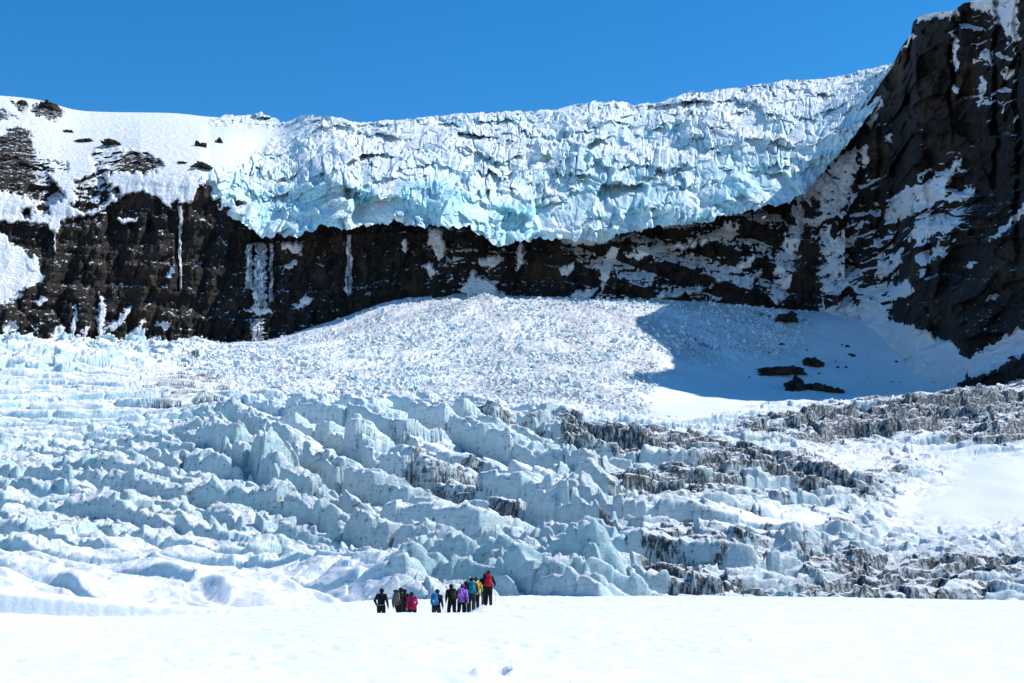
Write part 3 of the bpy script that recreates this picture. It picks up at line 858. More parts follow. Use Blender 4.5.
build_wall()


# ------------------------------------------------------------------ hanging glacier above the wall
ICE_TOP = [(90, 113), (150, 113), (180, 113.5), (203, 117), (214, 119), (225, 114), (240, 115), (262, 112), (274, 117), (285, 122), (296, 117), (305, 114), (330, 115), (352, 120), (366, 121), (385, 119), (400, 120), (412, 116), (440, 115), (462, 112), (500, 111),
           (540, 110), (560, 108), (584, 101), (612, 100), (635, 103), (655, 102), (676, 96), (690, 90), (706, 91), (720, 88), (740, 87), (752, 84), (770, 82), (790, 79), (812, 79), (830, 77), (850, 73), (865, 68), (885, 66), (910, 60), (960, 55)]
A_CYAN = np.zeros((MH, MW), F32)
for polys, w, s in [([[(340, 186), (372, 190), (374, 208), (350, 206)]], .9, 4), ([[(396, 185), (450, 178), (470, 214), (440, 222), (398, 215)]], .8, 7), ([[(490, 205), (540, 208), (545, 238), (500, 240)]], .85, 6),
                    ([[(560, 165), (640, 158), (690, 185), (650, 215), (590, 200)]], .45, 10), ([[(730, 160), (780, 170), (770, 200), (700, 205)]], .4, 8), ([[(230, 200), (330, 205), (330, 230), (250, 232)]], .45, 8),
                    ([[(400, 140), (450, 138), (440, 160), (400, 165)]], .3, 6), ([[(860, 80), (800, 150), (790, 120), (830, 90)]], .25, 8), ([[(700, 130), (740, 100), (760, 112), (720, 140)]], .35, 6)]:
    A_CYAN = np.maximum(A_CYAN, area(polys, s) * w)
A_ISM = area([[(60, 105), (186, 105), (200, 121), (250, 124), (322, 126), (280, 138), (250, 158), (228, 172), (204, 178), (60, 190)]], 5)


def build_ice():
    pxs = np.arange(196, 925, 0.55).astype(F32); n = len(pxs)
    top = curve(ICE_TOP, pxs); bot = curve(ICE_BOT, pxs) + 3 + fbm2(pxs / 9, pxs * 0 + 2.5, 4, 340, 0.6) * 7
    top = np.minimum(top, bot - 4)
    R = 420
    t = np.linspace(0, 1, R)[:, None]
    PY = (bot[None] * (1 - t) + top[None] * t).astype(F32); PX = np.repeat(pxs[None], R, 0)
    wall = curve([(150, 850), (240, 852), (600, 850), (740, 846), (925, 870)], pxs)[None]
    # steep face, then benches stepping back to the skyline
    gk = np.hanning(101); gk /= gk.sum()
    sm1 = lambda a: np.convolve(np.pad(a, 50, mode='edge'), gk, 'valid')
    b0 = sm1(curve(ICE_BOT, pxs) + 3)[None]; t0 = sm1(curve(ICE_TOP, pxs))[None]
    t = np.clip((b0 - PY) / np.maximum(b0 - t0, 12), -0.15, 1.15)
    tc = np.clip(t, 0, 1)
    lf = sstep(350, 225, pxs)[None]
    xm = PX * 0.6                                            # metres across
    rows = 4.4 * t + fbm2(PX / 60, PY / 60, 3, 350) * 1.6 + fbm2(PX / 11, PY / 30, 3, 351) * 0.7
    row = np.floor(rows); fv = rows - row
    ri = row.astype(np.int64); r0 = hrand(ri, ri * 0, 0, 352)
    big = sstep(-0.12, 0.12, fbm2(PX / 48, PY / 32, 2, 358))          # stretches of broad faces between shattered ones
    un = xm / ((4.5 + 5 * r0) * (1 + (hrand(ri, ri * 0 + 3, 0, 359) > 0.5))) + r0 * 13 + fbm2(PX / 30, PY / 40, 3, 353) * 1.4
    bi = np.floor(un); fu = un - bi; bi = bi.astype(np.int64)
    q1, q2, q3, q4 = [hrand(bi, ri, k, 354) for k in range(4)]
    lip = 0.58 + 0.36 * q1                                    # how tall each serac stands in its row
    fwd = sstep(0, 0.05, fv) * (1 - sstep(lip - 0.04, lip + 0.16, fv))
    ecr = np.minimum(fu, 1 - fu)
    crk = (1 - sstep(0.0, 0.05 + 0.10 * q3, ecr))
    ser = fwd * (2 + 8 * q2) * (1 - 0.5 * crk) + fwd * (fu - 0.5) * (q4 - 0.35) * 9 - fwd * fv * 3
    flat = (0.35 + 0.65 * sstep(0.12, 0.5, t + fbm2(PX / 50, PY / 50, 2, 355) * 0.3)) * (0.35 + 0.9 * sstep(-0.25, 0.3, fbm2(PX / 55, PY / 40, 2, 356)))   # the lowest face is sheer, less broken
    steps = 0.8 * (0.14 * t + 0.86 * tc ** 2.0)
    Dg = (wall - 4 + 235 * steps + lf * 190 * tc * 0.8).astype(F32)
    # under the shoulder snow on the left the ice follows the slope of the shoulder
    cl = curve([(140, 186), (170, 186), (200, 186), (235, 208), (260, 226), (300, 226)], pxs)[None]; tl = t0
    t2 = np.clip((cl - PY) / np.maximum(cl - tl, 10), 0, 1.1)
    dsh = curve([(130, 826), (240, 838), (400, 842)], pxs)[None] + 40 + 260 * t2 ** 2.4 + 20 * t2 - 1.5 + 9 * sstep(216, 200, pxs)[None]
    wsh = sstep(300, 222, pxs)[None]
    Dg = (Dg * (1 - wsh) + dsh * wsh).astype(F32)
    X, Y, Z = world(PX, PY, Dg)
    sm = 1 - 0.97 * samp(A_ISM, PX + fbm2(PX / 12, PY / 8, 3, 360) * 14, PY + fbm2(PX / 9, PY / 9, 3, 361) * 10)
    Xw = X + fbm3(X / 30, Y / 30, Z / 30, 2, 300) * 8
    Zw = Z + fbm3(X / 22, Y / 30, Z / 22, 2, 306) * 6
    Xs, Zs = Xw * 0.97 + Zw * 0.25, Zw * 0.97 - Xw * 0.25
    f1, e1, r1 = facet3(Xw / 36, Y / 44, Zw / 42, 301, 1.1)
    f2, e2, r2 = facet3(Xs / 10 + 5, Y / 17, Zs / 19, 302, 1.15)
    f3, e3, r3 = facet3((Xw - 0.25 * Zw) / 4.2, Y / 6, (Zw + 0.25 * Xw) / 6.5, 303, 1.15)
    crum = fbm3(Xw / 15, Y / 20, Zw / 13, 5, 307, 0.6, True)
    fl = fbm3(X / 9, Y / 14, Z / 36, 3, 305, 0.5, True)
    fine = fbm3(X / 2.6, Y / 2.6, Z / 2.6, 3, 304)
    edge = sstep(0, 0.05, 1 - t) * 0.55 + 0.45
    alc = fbm3(X / 75, Y / 90, Z / 60, 3, 308, 0.5) * 26
    disp = sm * (alc + f1 * (9 + 7 * big) + f2 * (6.0 - 2.5 * big) + f3 * (3.0 - 1.7 * big) + crum * 2.0 + fine * 1.0 - ser * flat * (1 - 0.72 * big) - 3 * sstep(0.10, 0.0, e1)) 
    k = 1 + disp / Dg
    X, Y, Z = X * k, Y * k, (Z - CAMZ) * k + CAMZ
    Z = Z + sm * edge * (f2 * 1.6 + f3 * 1.5 + crum * 0.6 + fine * 0.7 + ser * 0.10) * sstep(0.0, 0.25, t) - 1.2 * sstep(0.8, 1, t)
    add = [(X[-1] * (1 + dy / Y[-1]), Y[-1] + dy, Z[-1] + dz) for dy, dz in ((10, -2), (80, -20), (220, -90))]
    X = np.concatenate([X] + [a[0][None] for a in add]); Y = np.concatenate([Y] + [a[1][None] for a in add]); Z = np.concatenate([Z] + [a[2][None] for a in add])
    pad = lambda A: np.concatenate([A, np.repeat(A[-1:], 3, 0)])
    cy = samp(A_CYAN, PX, PY) * 0.8 + 0.30 * np.clip(0.5 + fbm2(PX / 30, PY / 22, 3, 357) * 1.6, 0, 1.2)
    spk = np.clip(fbm3(X[:R] / 40, Y[:R] / 40, Z[:R] / 40, 2, 330) * 1.5 + 0.35, 0, 1) * sm
    cy = np.clip(cy * sstep(0.8, 0.3, t) + crk * fwd * sm * 0.18, 0, 1)
    me = grid_mesh('hanging_glacier', X, Y, Z, True, {'cyan': pad(cy), 'speck': pad(spk)})
    tag(link('hanging_glacier', me, M_ICE), 'jagged pale blue hanging glacier along the top of the cliffs', 'icefall', kind='structure')


build_ice()

# ------------------------------------------------------------------ great shaded cliff on the right
R_TOP = [(780, 230), (792, 200), (815, 180), (840, 148), (862, 112), (880, 84), (893, 66), (896, 58), (902, 46), (911, 34), (913, 22), (920, 16), (935, 12), (952, 11), (957, 8), (964, 3), (975, 0), (1000, -8), (1024, -14), (1060, -60), (1120, -160), (1200, -220), (1260, -225)]
R_SNOW = [
    [(915, 22), (918, 15), (930, 10), (952, 9), (958, 11), (955, 17), (936, 17), (921, 20)], [(968, -2), (990, -12), (1020, -16), (1020, 6), (1016, 18), (1020, 40), (1011, 41), (1003, 28), (996, 20), (990, 13), (976, 11)],
    [(952, 30), (956, 36), (957, 52), (959, 72), (955, 73), (952, 50)], [(970, 64), (980, 55), (992, 50), (991, 66), (985, 58), (976, 62)], [(980, 78), (985, 75), (984, 100), (978, 109)],
    [(1001, 73), (1013, 65), (1009, 80), (1003, 80)], [(951, 90), (958, 86), (955, 97)], [(880, 125), (903, 116), (886, 124)], [(1003, 100), (1006, 100), (1000, 125)], [(1008, 166), (1018, 159), (1014, 166)],
    [(893, 197), (910, 185), (930, 185), (942, 178), (950, 168), (964, 154), (961, 170), (948, 182), (940, 200), (925, 200), (902, 206)],
    [(792, 206), (800, 190), (830, 163), (857, 148), (856, 175), (846, 200), (832, 215), (815, 226), (800, 234), (794, 218)],
    [(884, 216), (900, 190), (940, 178), (950, 185), (936, 206), (910, 216), (900, 222)], [(904, 241), (915, 225), (935, 215), (960, 222), (946, 232), (916, 240)],
    [(873, 276), (880, 262), (895, 255), (905, 245), (901, 262), (890, 276)], [(929, 264), (939, 240), (944, 240), (936, 258)],
    [(774, 318), (780, 270), (790, 236), (801, 240), (797, 270), (788, 292), (784, 318)],
    [(786, 297), (810, 290), (835, 275), (851, 271), (854, 281), (836, 290), (812, 298), (795, 304)], [(852, 318), (860, 300), (885, 295), (905, 279), (913, 290), (906, 297), (882, 302), (872, 316)],
    [(800, 330), (830, 306), (850, 300), (858, 312), (850, 332)],
    [(962, 362), (985, 350), (1024, 326), (1260, 250), (1260, 310), (1024, 352), (1000, 366), (974, 378)], [(1002, 388), (1016, 378), (1024, 380), (1024, 395)],
    [(990, 241), (1010, 220), (1024, 205), (1100, 160), (1100, 168), (1024, 214), (1000, 234)], [(963, 272), (975, 258), (973, 268)], [(984, 301), (996, 292), (993, 300)], [(898, 56), (905, 44), (912, 33), (917, 38), (908, 46)],
    [(866, 128), (880, 98), (884, 96), (874, 124)], [(885, 140), (893, 128), (890, 142)], [(860, 150), (866, 140), (870, 160), (864, 170)], [(988, 352), (1000, 340), (1004, 344)],
    [(845, 332), (872, 307), (890, 304), (886, 324), (902, 322), (926, 331), (955, 347), (967, 362), (963, 380), (948, 392), (900, 412), (850, 402)],
    [(820, 255), (850, 235), (858, 238), (835, 256)], [(945, 200), (975, 186), (972, 196), (955, 204)],
]
A_RSNOW = area(R_SNOW, 1.5)
A_RPATCH = area([[(780, 310), (790, 200), (860, 145), (890, 195), (960, 150), (960, 240), (900, 300), (850, 320)], [(960, 0), (1024, -20), (1024, 130), (980, 120)]], 8)


def build_right():
    pxs = np.arange(776, 1262, 0.75).astype(F32); n = len(pxs)
    top = curve(R_TOP, pxs)
    bot = np.full(n, 425.0)
    R = 640
    t = np.linspace(0, 1, R)[:, None]
    PY = (bot[None] * (1 - t) + top[None] * t).astype(F32); PX = np.repeat(pxs[None], R, 0)
    dbot = curve([(776, 850), (800, 832), (850, 768), (900, 716), (950, 640), (985, 606), (1024, 580), (1120, 545), (1262, 505)], pxs)[None]
    dtop = curve([(776, 858), (800, 880), (850, 880), (893, 856), (915, 800), (950, 765), (1000, 735), (1024, 700), (1120, 632), (1262, 590)], pxs)[None]
    # benches: a ramp at the foot, then the sheer wall
    prof = 0.56 * np.clip(t / 0.52, 0, 1) + 0.20 * sstep(0.47, 0.56, t) + 0.24 * t
    Dg = (dbot + (dtop - dbot) * prof).astype(F32)
    X, Y, Z = world(PX, PY, Dg)
    wx = fbm2(PX / 9, PY / 9, 4, 511, 0.6) * 7; wy = fbm2(PX / 7, PY / 16, 4, 512, 0.6) * 7
    sn = samp(A_RSNOW, PX + wx, PY + wy)
    sn = sn * (1 - samp(A_RPATCH, PX, PY) * np.clip(0.16 - 1.6 * fbm2(PX / 9, PY / 7, 4, 515, 0.6), 0, 0.6))
    rel = 1 - 0.5 * sn
    Xw = X + fbm3(X / 35, Y / 35, Z / 50, 2, 410) * 10
    but = -np.abs(fbm3(Xw / 38, Y / 70, Z / 190, 2, 401, 0.45)) * 34 + 8          # buttresses parted by sharp gullies
    col = -np.abs(fbm3(Xw / 11, Y / 18, Z / 70, 3, 402, 0.5)) * 6
    fv, fe, fr = facet3((X + 0.15 * Z) / 11, Y / 60, (Z - 0.15 * X) / 17, 404, 1.3)
    fv2, _, _ = facet3((X + 0.2 * Z) / 4.5, Y / 30, (Z - 0.2 * X) / 6, 406, 1.2)
    fine = fbm3(X / 4, Y / 4, Z / 5, 4, 405, 0.6) * 1.6
    led = (Z + 0.55 * X + fbm3(X / 40, Y / 40, Z / 40, 2, 411) * 16) / 30                # slanting ledges
    strat = (np.abs(led % 1 - 0.5) * 2 - 0.5) * 3.5 * sstep(-0.3, 0.3, fbm3(X / 60, Y / 60, Z / 60, 2, 412)) + fbm3(X / 60, Y / 60, Z / 7, 3, 403, 0.5) * 2.2
    for cx, cy0, cy1, w_, dp in [(953, -10, 120, 2.2, 14), (996, -20, 190, 2.5, 12), (880, 90, 260, 3, 8), (930, 150, 330, 3, 7), (1018, -20, 260, 3, 12), (912, 20, 130, 2.0, 6)]:
        cc = cx + fbm2(PY / 40, PY * 0 + cx, 3, 413) * 10
        strat = strat + dp * np.exp(-((PX - cc) / w_) ** 2) * sstep(cy0 - 10, cy0 + 10, PY) * sstep(cy1 + 30, cy1 - 30, PY)
    disp = (-but - col + fv * 10 + fv2 * 3.6 + fine + strat) * rel
    k = 1 + disp / Dg
    X, Y, Z = X * k, Y * k, (Z - CAMZ) * k + CAMZ
    add = [(X[-1] * (1 + dy * 0.6 / Y[-1]) + dy * 0.5, Y[-1] + dy, Z[-1] + dz) for dy, dz in ((10, -1), (50, -14), (160, -120), (260, -300))]
    X = np.concatenate([X] + [a[0][None] for a in add]); Y = np.concatenate([Y] + [a[1][None] for a in add]); Z = np.concatenate([Z] + [a[2][None] for a in add])
    pad = lambda A: np.concatenate([A, np.repeat(A[-1:], 4, 0)])
    pt = samp(A_RPATCH, PX, PY)
    me = grid_mesh('cliff_spur', X, Y, Z, True, {'snow': pad(sn + 0.10 * pt), 'dust': pad(0.34 + 0.5 * pt)})
    tag(link('shaded_cliff', me, M_ROCK), 'towering black cliff in shade with snow patches at the right', 'cliff', kind='structure')


build_right()


def wall_at(px, py):
    PX, PY, X, Y, Z = WALL
    c = int(np.clip((px - PX[0, 0]) / 0.75, 0, PX.shape[1] - 1))
    col = PY[::-1, c]
    f = lambda A: float(np.interp(py, col, A[::-1, c]))
    return f(X), f(Y), f(Z)


# ------------------------------------------------------------------ small mesh kit
def ico(sub=2):
    t = (1 + 5 ** 0.5) / 2
    v = [(-1, t, 0), (1, t, 0), (-1, -t, 0), (1, -t, 0), (0, -1, t), (0, 1, t), (0, -1, -t), (0, 1, -t), (t, 0, -1), (t, 0, 1), (-t, 0, -1), (-t, 0, 1)]
    f = [(0, 11, 5), (0, 5, 1), (0, 1, 7), (0, 7, 10), (0, 10, 11), (1, 5, 9), (5, 11, 4), (11, 10, 2), (10, 7, 6), (7, 1, 8), (3, 9, 4), (3, 4, 2), (3, 2, 6), (3, 6, 8), (3, 8, 9), (4, 9, 5), (2, 4, 11), (6, 2, 10), (8, 6, 7), (9, 8, 1)]
    v = [np.array(p) / np.linalg.norm(p) for p in v]
    for _ in range(sub):
        mid = {}; nf = []
        def m(a, b):
            k = (min(a, b), max(a, b))
            if k not in mid:
                q = v[a] + v[b]; v.append(q / np.linalg.norm(q)); mid[k] = len(v) - 1
            return mid[k]
        for a, b, c in f:
            x, y, z = m(a, b), m(b, c), m(c, a)
            nf += [(a, x, z), (b, y, x), (c, z, y), (x, y, z)]
        f = nf
    return np.array(v, F32), np.array(f, np.int32)


ICO = {k: ico(k) for k in (1, 2, 3, 5)}


def lump(size, seed, rough=0.5, sub=5, cut=-0.35, cell=0.7):
    """A broken block: faceted all over, flat underneath."""
    v, f = ICO[sub]
    r = np.random.default_rng(seed)
    o = r.random(3) * 50
    a, _, _ = facet3(v[:, 0] / cell + o[0], v[:, 1] / cell + o[1], v[:, 2] / cell + o[2], seed, 1.2)
    b, _, _ = facet3(v[:, 0] * 3.6 + o[1], v[:, 1] * 3.6 + o[0], v[:, 2] * 3.6 + o[2], seed + 1, 1.0)
    n = fbm3(v[:, 0] * 6 + o[0], v[:, 1] * 6, v[:, 2] * 6, 3, seed + 2)
    p = v * (1 + rough * (a + 0.3 * b) + 0.06 * n)[:, None]
    p[:, 2] = np.maximum(p[:, 2], cut)
    return p * np.array(size, F32), f


class MB:
    """Collects pieces into one mesh."""
    def __init__(s):
        s.v = []; s.f = []; s.n = 0

    def add(s, v, f):
        s.v.append(np.asarray(v, F32)); s.f += [tuple(int(i) + s.n for i in q) for q in f]; s.n += len(v)
        return s

    def ell(s, c, r, sub=2, rot=None):
        v, f = ICO[sub]
        p = v * np.array(r, F32)
        if rot is not None:
            p = p @ np.array(rot.to_3x3()).T
        return s.add(p + np.array(c, F32), f)

    def tube(s, pts, rad, seg=12, flat=(1, 1)):
        pts = [Vector(p) for p in pts]
        rings = []
        for i, p in enumerate(pts):
            d = (pts[min(i + 1, len(pts) - 1)] - pts[max(i - 1, 0)]).normalized()
            a = d.cross(Vector((0, 1, 0)) if abs(d.y) < 0.9 else Vector((1, 0, 0))).normalized(); b = d.cross(a)
            r = rad[i] if hasattr(rad, '__len__') else rad
            rings.append([p + a * (math.cos(2 * math.pi * k / seg) * r * flat[0]) + b * (math.sin(2 * math.pi * k / seg) * r * flat[1]) for k in range(seg)])
        v = [q for r in rings for q in r]; f = []
        for i in range(len(rings) - 1):
            for k in range(seg):
                k2 = (k + 1) % seg
                f.append((i * seg + k, i * seg + k2, (i + 1) * seg + k2, (i + 1) * seg + k))
        v += [pts[0], pts[-1]]; n = len(v)
        for k in range(seg):
            f.append((n - 2, (k + 1) % seg, k)); f.append((n - 1, (len(rings) - 1) * seg + k, (len(rings) - 1) * seg + (k + 1) % seg))
        return s.add([tuple(q) for q in v], f)

    def limb(s, a, b, ra, rb):
        """Tapered limb with round ends, for merging."""
        a, b = Vector(a), Vector(b)
        n = 6
        s.tube([a.lerp(b, i / n) for i in range(n + 1)], [ra + (rb - ra) * i / n for i in range(n + 1)], 14)
        s.ell(a, (ra,) * 3); s.ell(b, (rb,) * 3)
        return s

    def box(s, c, size, bev=0.3, power=4.0, sub=3, taper=0.0):
        """Rounded box (super-ellipsoid)."""
        v, f = ICO[sub]
        e = (np.abs(v) ** power).sum(1) ** (-1 / power)
        p = v * e[:, None] * np.array(size, F32) * 0.5
        p[:, :2] *= (1 - taper * (p[:, 2:3] / size[2] + 0.5))
        return s.add(p + np.array(c, F32), f)

    def mesh(s, name, smooth=True):
        me = bpy.data.meshes.new(name)
        v = np.concatenate(s.v)
        me.from_pydata(v.tolist(), [], s.f)
        me.polygons.foreach_set('use_smooth', np.full(len(me.polygons), smooth, bool))
        me.update()
        return me

    def merged(s, name, voxel, smooth=4):
        """All pieces fused into one continuous skin."""
        o = bpy.data.objects.new('tmp', s.mesh('tmp'))
        C.objects.link(o)
        m = o.modifiers.new('r', 'REMESH'); m.mode = 'VOXEL'; m.voxel_size = voxel; m.use_smooth_shade = True
        m2 = o.modifiers.new('s', 'SMOOTH'); m2.iterations = smooth; m2.factor = 0.5
        dg = bpy.context.evaluated_depsgraph_get(); dg.update()
        me = bpy.data.meshes.new_from_object(o.evaluated_get(dg)); me.name = name
        old = o.data
        bpy.data.objects.remove(o); bpy.data.meshes.remove(old)
        me.materials.clear()
        return me


def piece(name, me, mat, parent=None):
    """Link a mesh; the colour belongs to the object so that meshes can be shared."""
    o = bpy.data.objects.new(name, me); C.objects.link(o)
    if not me.materials:
        me.materials.append(None)
    o.material_slots[0].link = 'OBJECT'; o.material_slots[0].material = mat
    if parent is not None:
        o.parent = parent
    return o


def empty(name, loc, rz=0.0, scale=1.0, wide=1.0):
    o = bpy.data.objects.new(name, None); C.objects.link(o)
    o.location = loc; o.rotation_euler = (0, 0, rz); o.scale = (scale * wide, scale * wide, scale); o.empty_display_size = 0.1
    return o


# ------------------------------------------------------------------ ice rubble strewn over the avalanche cone
def build_rubble():
    r = np.random.default_rng(3)
    w = samp(Z_CONE, GLPX, GLPY) ** 1.5 + 0.12 * samp(Z_EDGE, GLPX, GLPY) + 0.05 * samp(Z_CHOP, GLPX, GLPY) + 0.02 * samp(Z_LEFT, GLPX, GLPY)
    w *= np.clip(0.55 + 1.3 * fbm2(GLX / 25, GLY / 50, 3, 601), 0.05, 2) * (GLY < 850) * (GLY > 150)
    # even density over the ground
    w[:-1] *= np.abs(np.diff(GLY, axis=0)) * GLY[:-1]
    p = (w / w.sum()).ravel()
    N = 34000
    idx = r.choice(p.size, N, p=p)
    c = np.stack([GLX.ravel()[idx], GLY.ravel()[idx], GLZ.ravel()[idx]], 1)
    sz = np.exp(r.normal(-1.25, 0.78, N)).clip(0.12, 1.9) * (0.5 + 0.5 * np.clip(c[:, 1] / 500, 0, 1))
    cube = np.array([(x, y, z) for x in (-1, 1) for y in (-1, 1) for z in (-1, 1)], float)
    fc = np.array([(0, 1, 3, 2), (4, 6, 7, 5), (0, 4, 5, 1), (2, 3, 7, 6), (0, 2, 6, 4), (1, 5, 7, 3)])
    q = r.normal(size=(N, 4)); q /= np.linalg.norm(q, axis=1)[:, None]
    a, b, cc, d = q.T
    R = np.stack([1 - 2 * (cc**2 + d**2), 2 * (b*cc - a*d), 2 * (b*d + a*cc), 2 * (b*cc + a*d), 1 - 2 * (b**2 + d**2), 2 * (cc*d - a*b), 2 * (b*d - a*cc), 2 * (cc*d + a*b), 1 - 2 * (b**2 + cc**2)], 1).reshape(N, 3, 3)
    v = cube[None] * (1 + r.normal(0, 0.28, (N, 8, 3))) * (0.55 + 0.6 * r.random((N, 1, 3)))
    v = np.einsum('nij,nkj->nki', R, v) * sz[:, None, None] * 0.62
    v += c[:, None, :] + np.array([0, 0, 0.15]) * sz[:, None, None]
    f = (fc[None] + (np.arange(N) * 8)[:, None, None]).reshape(-1, 4)
    me = np_mesh('ice_rubble', v.reshape(-1, 3), f, False)
    tag(link('ice_rubble', me, M_CHUNK), 'ice rubble strewn over the avalanche cone below the cliff', 'ice rubble', kind='stuff')


build_rubble()


def glacier_seen(px, py):
    c = int(np.clip((px + 200) / 0.85, 0, GLX.shape[1] - 1))
    y, q = GLY[:, c], GLZ[:, c] - CAMZ
    p = 341.5 - FOC * (q * CT - y * ST) / (y * CT + q * ST)
    i = int(np.argmax(p <= py))
    return float(GLX[i, c]), float(y[i]), float(GLZ[i, c])


# ------------------------------------------------------------------ single ice blocks along the far left edge of the glacier
for k, (px, D, w, h, lab) in enumerate([
    (20, 740, 9, 6.5, 'low broad ice block at the far left end of the row below the cliff'),
    (66, 745, 6.5, 7.5, 'tall pale blue ice block just right of the first snow spike'),
    (106, 742, 8, 5.0, 'flat topped ice block under the tall white snow spike'),
    (140, 720, 8.5, 8.5, 'largest jagged ice block, below the slanting snow streaks on the cliff'),
    (158, 735, 6, 7.0, 'narrow upright ice block leaning beside the largest jagged one'),
    (186, 700, 9.5, 6.0, 'wide cracked ice block where the avalanche cone begins'),
    (98, 640, 7, 4.5, 'rounded ice block standing out on the snow bench before the cliff'),
    (36, 650, 8, 4.5, 'grey streaked ice block half sunk in the snow at the left'),
]):
    x, y, z = glacier_at(px, D)
    w, h = w * 0.62, h * 0.7
    v, f = lump((w, w * 0.8, h), 900 + k * 7, 0.55, 5, -0.3, 0.75)
    me = np_mesh('ice_block', v, f, True, {'speck': np.full(len(v), 0.8), 'cyan': np.full(len(v), 0.10), 'rough': np.ones(len(v))})
    o = link('ice_block', me, M_GLAC); o.location = (x, y, z + h * 0.12); o.rotation_euler = (0, 0, k * 1.3)
    tag(o, lab, 'ice block', 'ice blocks along the foot of the left cliff')

# ------------------------------------------------------------------ bare rocks
for k, (px, py, w, d, h, lab) in enumerate([
    (775, 375.5, 6.2, 3, 1.9, 'long low black rock, leftmost in the shaded snow bowl'),
    (797, 374, 3.0, 2.4, 1.9, 'small dark rock right beside the long low one in the bowl'),
    (815, 367, 3.4, 2.6, 2.7, 'pointed dark rock, highest up in the shaded snow bowl'),
    (795, 391, 3.8, 2.6, 3.0, 'steep black rock standing nearest the moraine in the shaded bowl'),
    (819, 391, 4.0, 2.6, 2.0, 'slanting dark rock right of the steep one in the shaded bowl'),
    (836, 393, 3.0, 2, 1.4, 'smallest dark rock, rightmost of the bowl rocks in shade'),
    (790, 323, 5.0, 3, 2.6, 'black rock at the top of the bowl under the frozen streaks'),
]):
    x, y, z = glacier_seen(px, py)
    w, d, h = w * 1.35, d * 1.3, h * 1.3
    v, f = lump((w, d, h), 700 + k * 5, 0.6, 5, -0.4, 0.8)
    o = link('rock', np_mesh('rock', v, f, True), M_BOULDER); o.location = (x, y, z + h * 0.15); o.rotation_euler = (0, 0.12 * (k % 3 - 1), 0.3 * (k % 4))
    tag(o, lab, 'rock', 'bare rocks in the shaded snow bowl')

rs_ = np.random.default_rng(21)
for k in range(22):
    px, py = rs_.uniform(735, 905), rs_.uniform(345, 398)
    w = float(np.exp(rs_.normal(-0.35, 0.45)))
    x, y, z = glacier_seen(px, py)
    v, f = lump((w, w * 0.8, w * 0.7), 1200 + k, 0.6, 3, -0.4, 0.8)
    o = link('stone', np_mesh('stone', v, f, True), M_BOULDER); o.location = (x, y, z + w * 0.15); o.rotation_euler = (0, 0, k * 1.7)
    tag(o, 'small dark stone lying loose on the shaded blue snow', 'stone', 'loose stones in the shaded snow bowl')

for k, (px, py, w, h, lab) in enumerate([
    (67, 132, 7.0, 3.0, 'small brown rock outcrop, upper left one on the white shoulder'),
    (84, 141.5, 11, 4.0, 'broad brown rock outcrop on the white shoulder above the crag face'),
    (112, 145, 16, 2.2, 'thin slanting line of rock across the snow shoulder'),
    (200, 146, 7.5, 5.5, 'dark rock knob with a snow hollow near the hanging glacier'),
    (219.5, 144, 4.5, 9, 'upright thin rock rib beside the hanging glacier'),
    (183, 163, 6.0, 3.2, 'small dark rock outcrop above the steep snow chute'),
    (201, 166, 10, 4.5, 'brown rock outcrop at the head of the white snow chute'),
    (230, 133, 4, 2.6, 'tiny rock tooth poking out of the snow by the ice'),
    (47, 108, 15, 9.5, 'big dark crag on the skyline at the upper left'),
    (21, 104, 8, 7.5, 'smaller dark crag left of the big one on the skyline'),
]):
    x, y, z = wall_at(px, py)
    w, h = w * 0.5, h * (0.62 if k > 7 else 0.5)
    v, f = lump((w, w * 0.9, h), 800 + k * 3, 0.6, 5, -0.5, 0.8)
    o = link('rock_outcrop', np_mesh('rock_outcrop', v, f, True), M_BOULDER); o.location = (x, y + (2.5 if k > 7 else 1.0), z - (1.2 if k > 7 else 0.3)); o.rotation_euler = (0, 0.25 if k == 2 else 0, 0.4 * (k % 3))
    tag(o, lab, 'rock outcrop', 'bare rocks on the snowy shoulder')


# ------------------------------------------------------------------ frozen waterfalls on the cliff
def waterfall(px, y0, y1, w0, w1, lab, seed, gap=0.0):
    nx, ny = 46, 150
    u = np.linspace(-1, 1, nx); t = np.linspace(0, 1, ny)
    U, T = np.meshgrid(u, t)
    half = (w0 + (w1 - w0) * T) * 0.5
    edge = fbm2(T * 14 + seed, U * 0 + (U > 0) * 5.0, 4, seed, 0.65) * 1.05 - 0.12
    P = px + U * half * (1 + edge) + fbm2(T * 3, U * 0 + seed, 2, seed + 5) * 2.4
    Q = y0 + (y1 - y0) * T
    Q = Q + (T > 0.7) * (T - 0.7) / 0.3 * fbm2(U * 4 + seed, U * 0, 2, seed + 9) * 7
    D = np.empty_like(P)
    for i in range(ny):
        for j in range(nx):
            D[i, j] = wall_at(P[i, j], Q[i, j])[1]
    D = blur(blur(D, 3.0), 3.0)
    X, Y, Z = world(P, Q, D)
    rib = fbm3(X / 1.5, X * 0 + seed, Z / 16, 3, seed + 2, 0.6, True)
    off = 1.6 + 1.5 * np.sqrt(np.clip(1 - U ** 2, 0, 1)) + rib * 0.9 - 9 * np.clip(np.abs(U) - 0.86, 0, 1) / 0.14 * 0.6
    off = off * sstep(0, 0.04, T) * sstep(1.0, 0.93, T) - 2.5 * (1 - sstep(0, 0.04, T)) - 2.0 * (1 - sstep(1.0, 0.95, T))
    k = 1 - off / D
    me = grid_mesh('frozen_waterfall', X * k, Y * k, (Z - CAMZ) * k + CAMZ, True, flip=True)
    tag(link('frozen_waterfall', me, M_FALL), lab, 'waterfall', 'frozen waterfalls on the cliff')


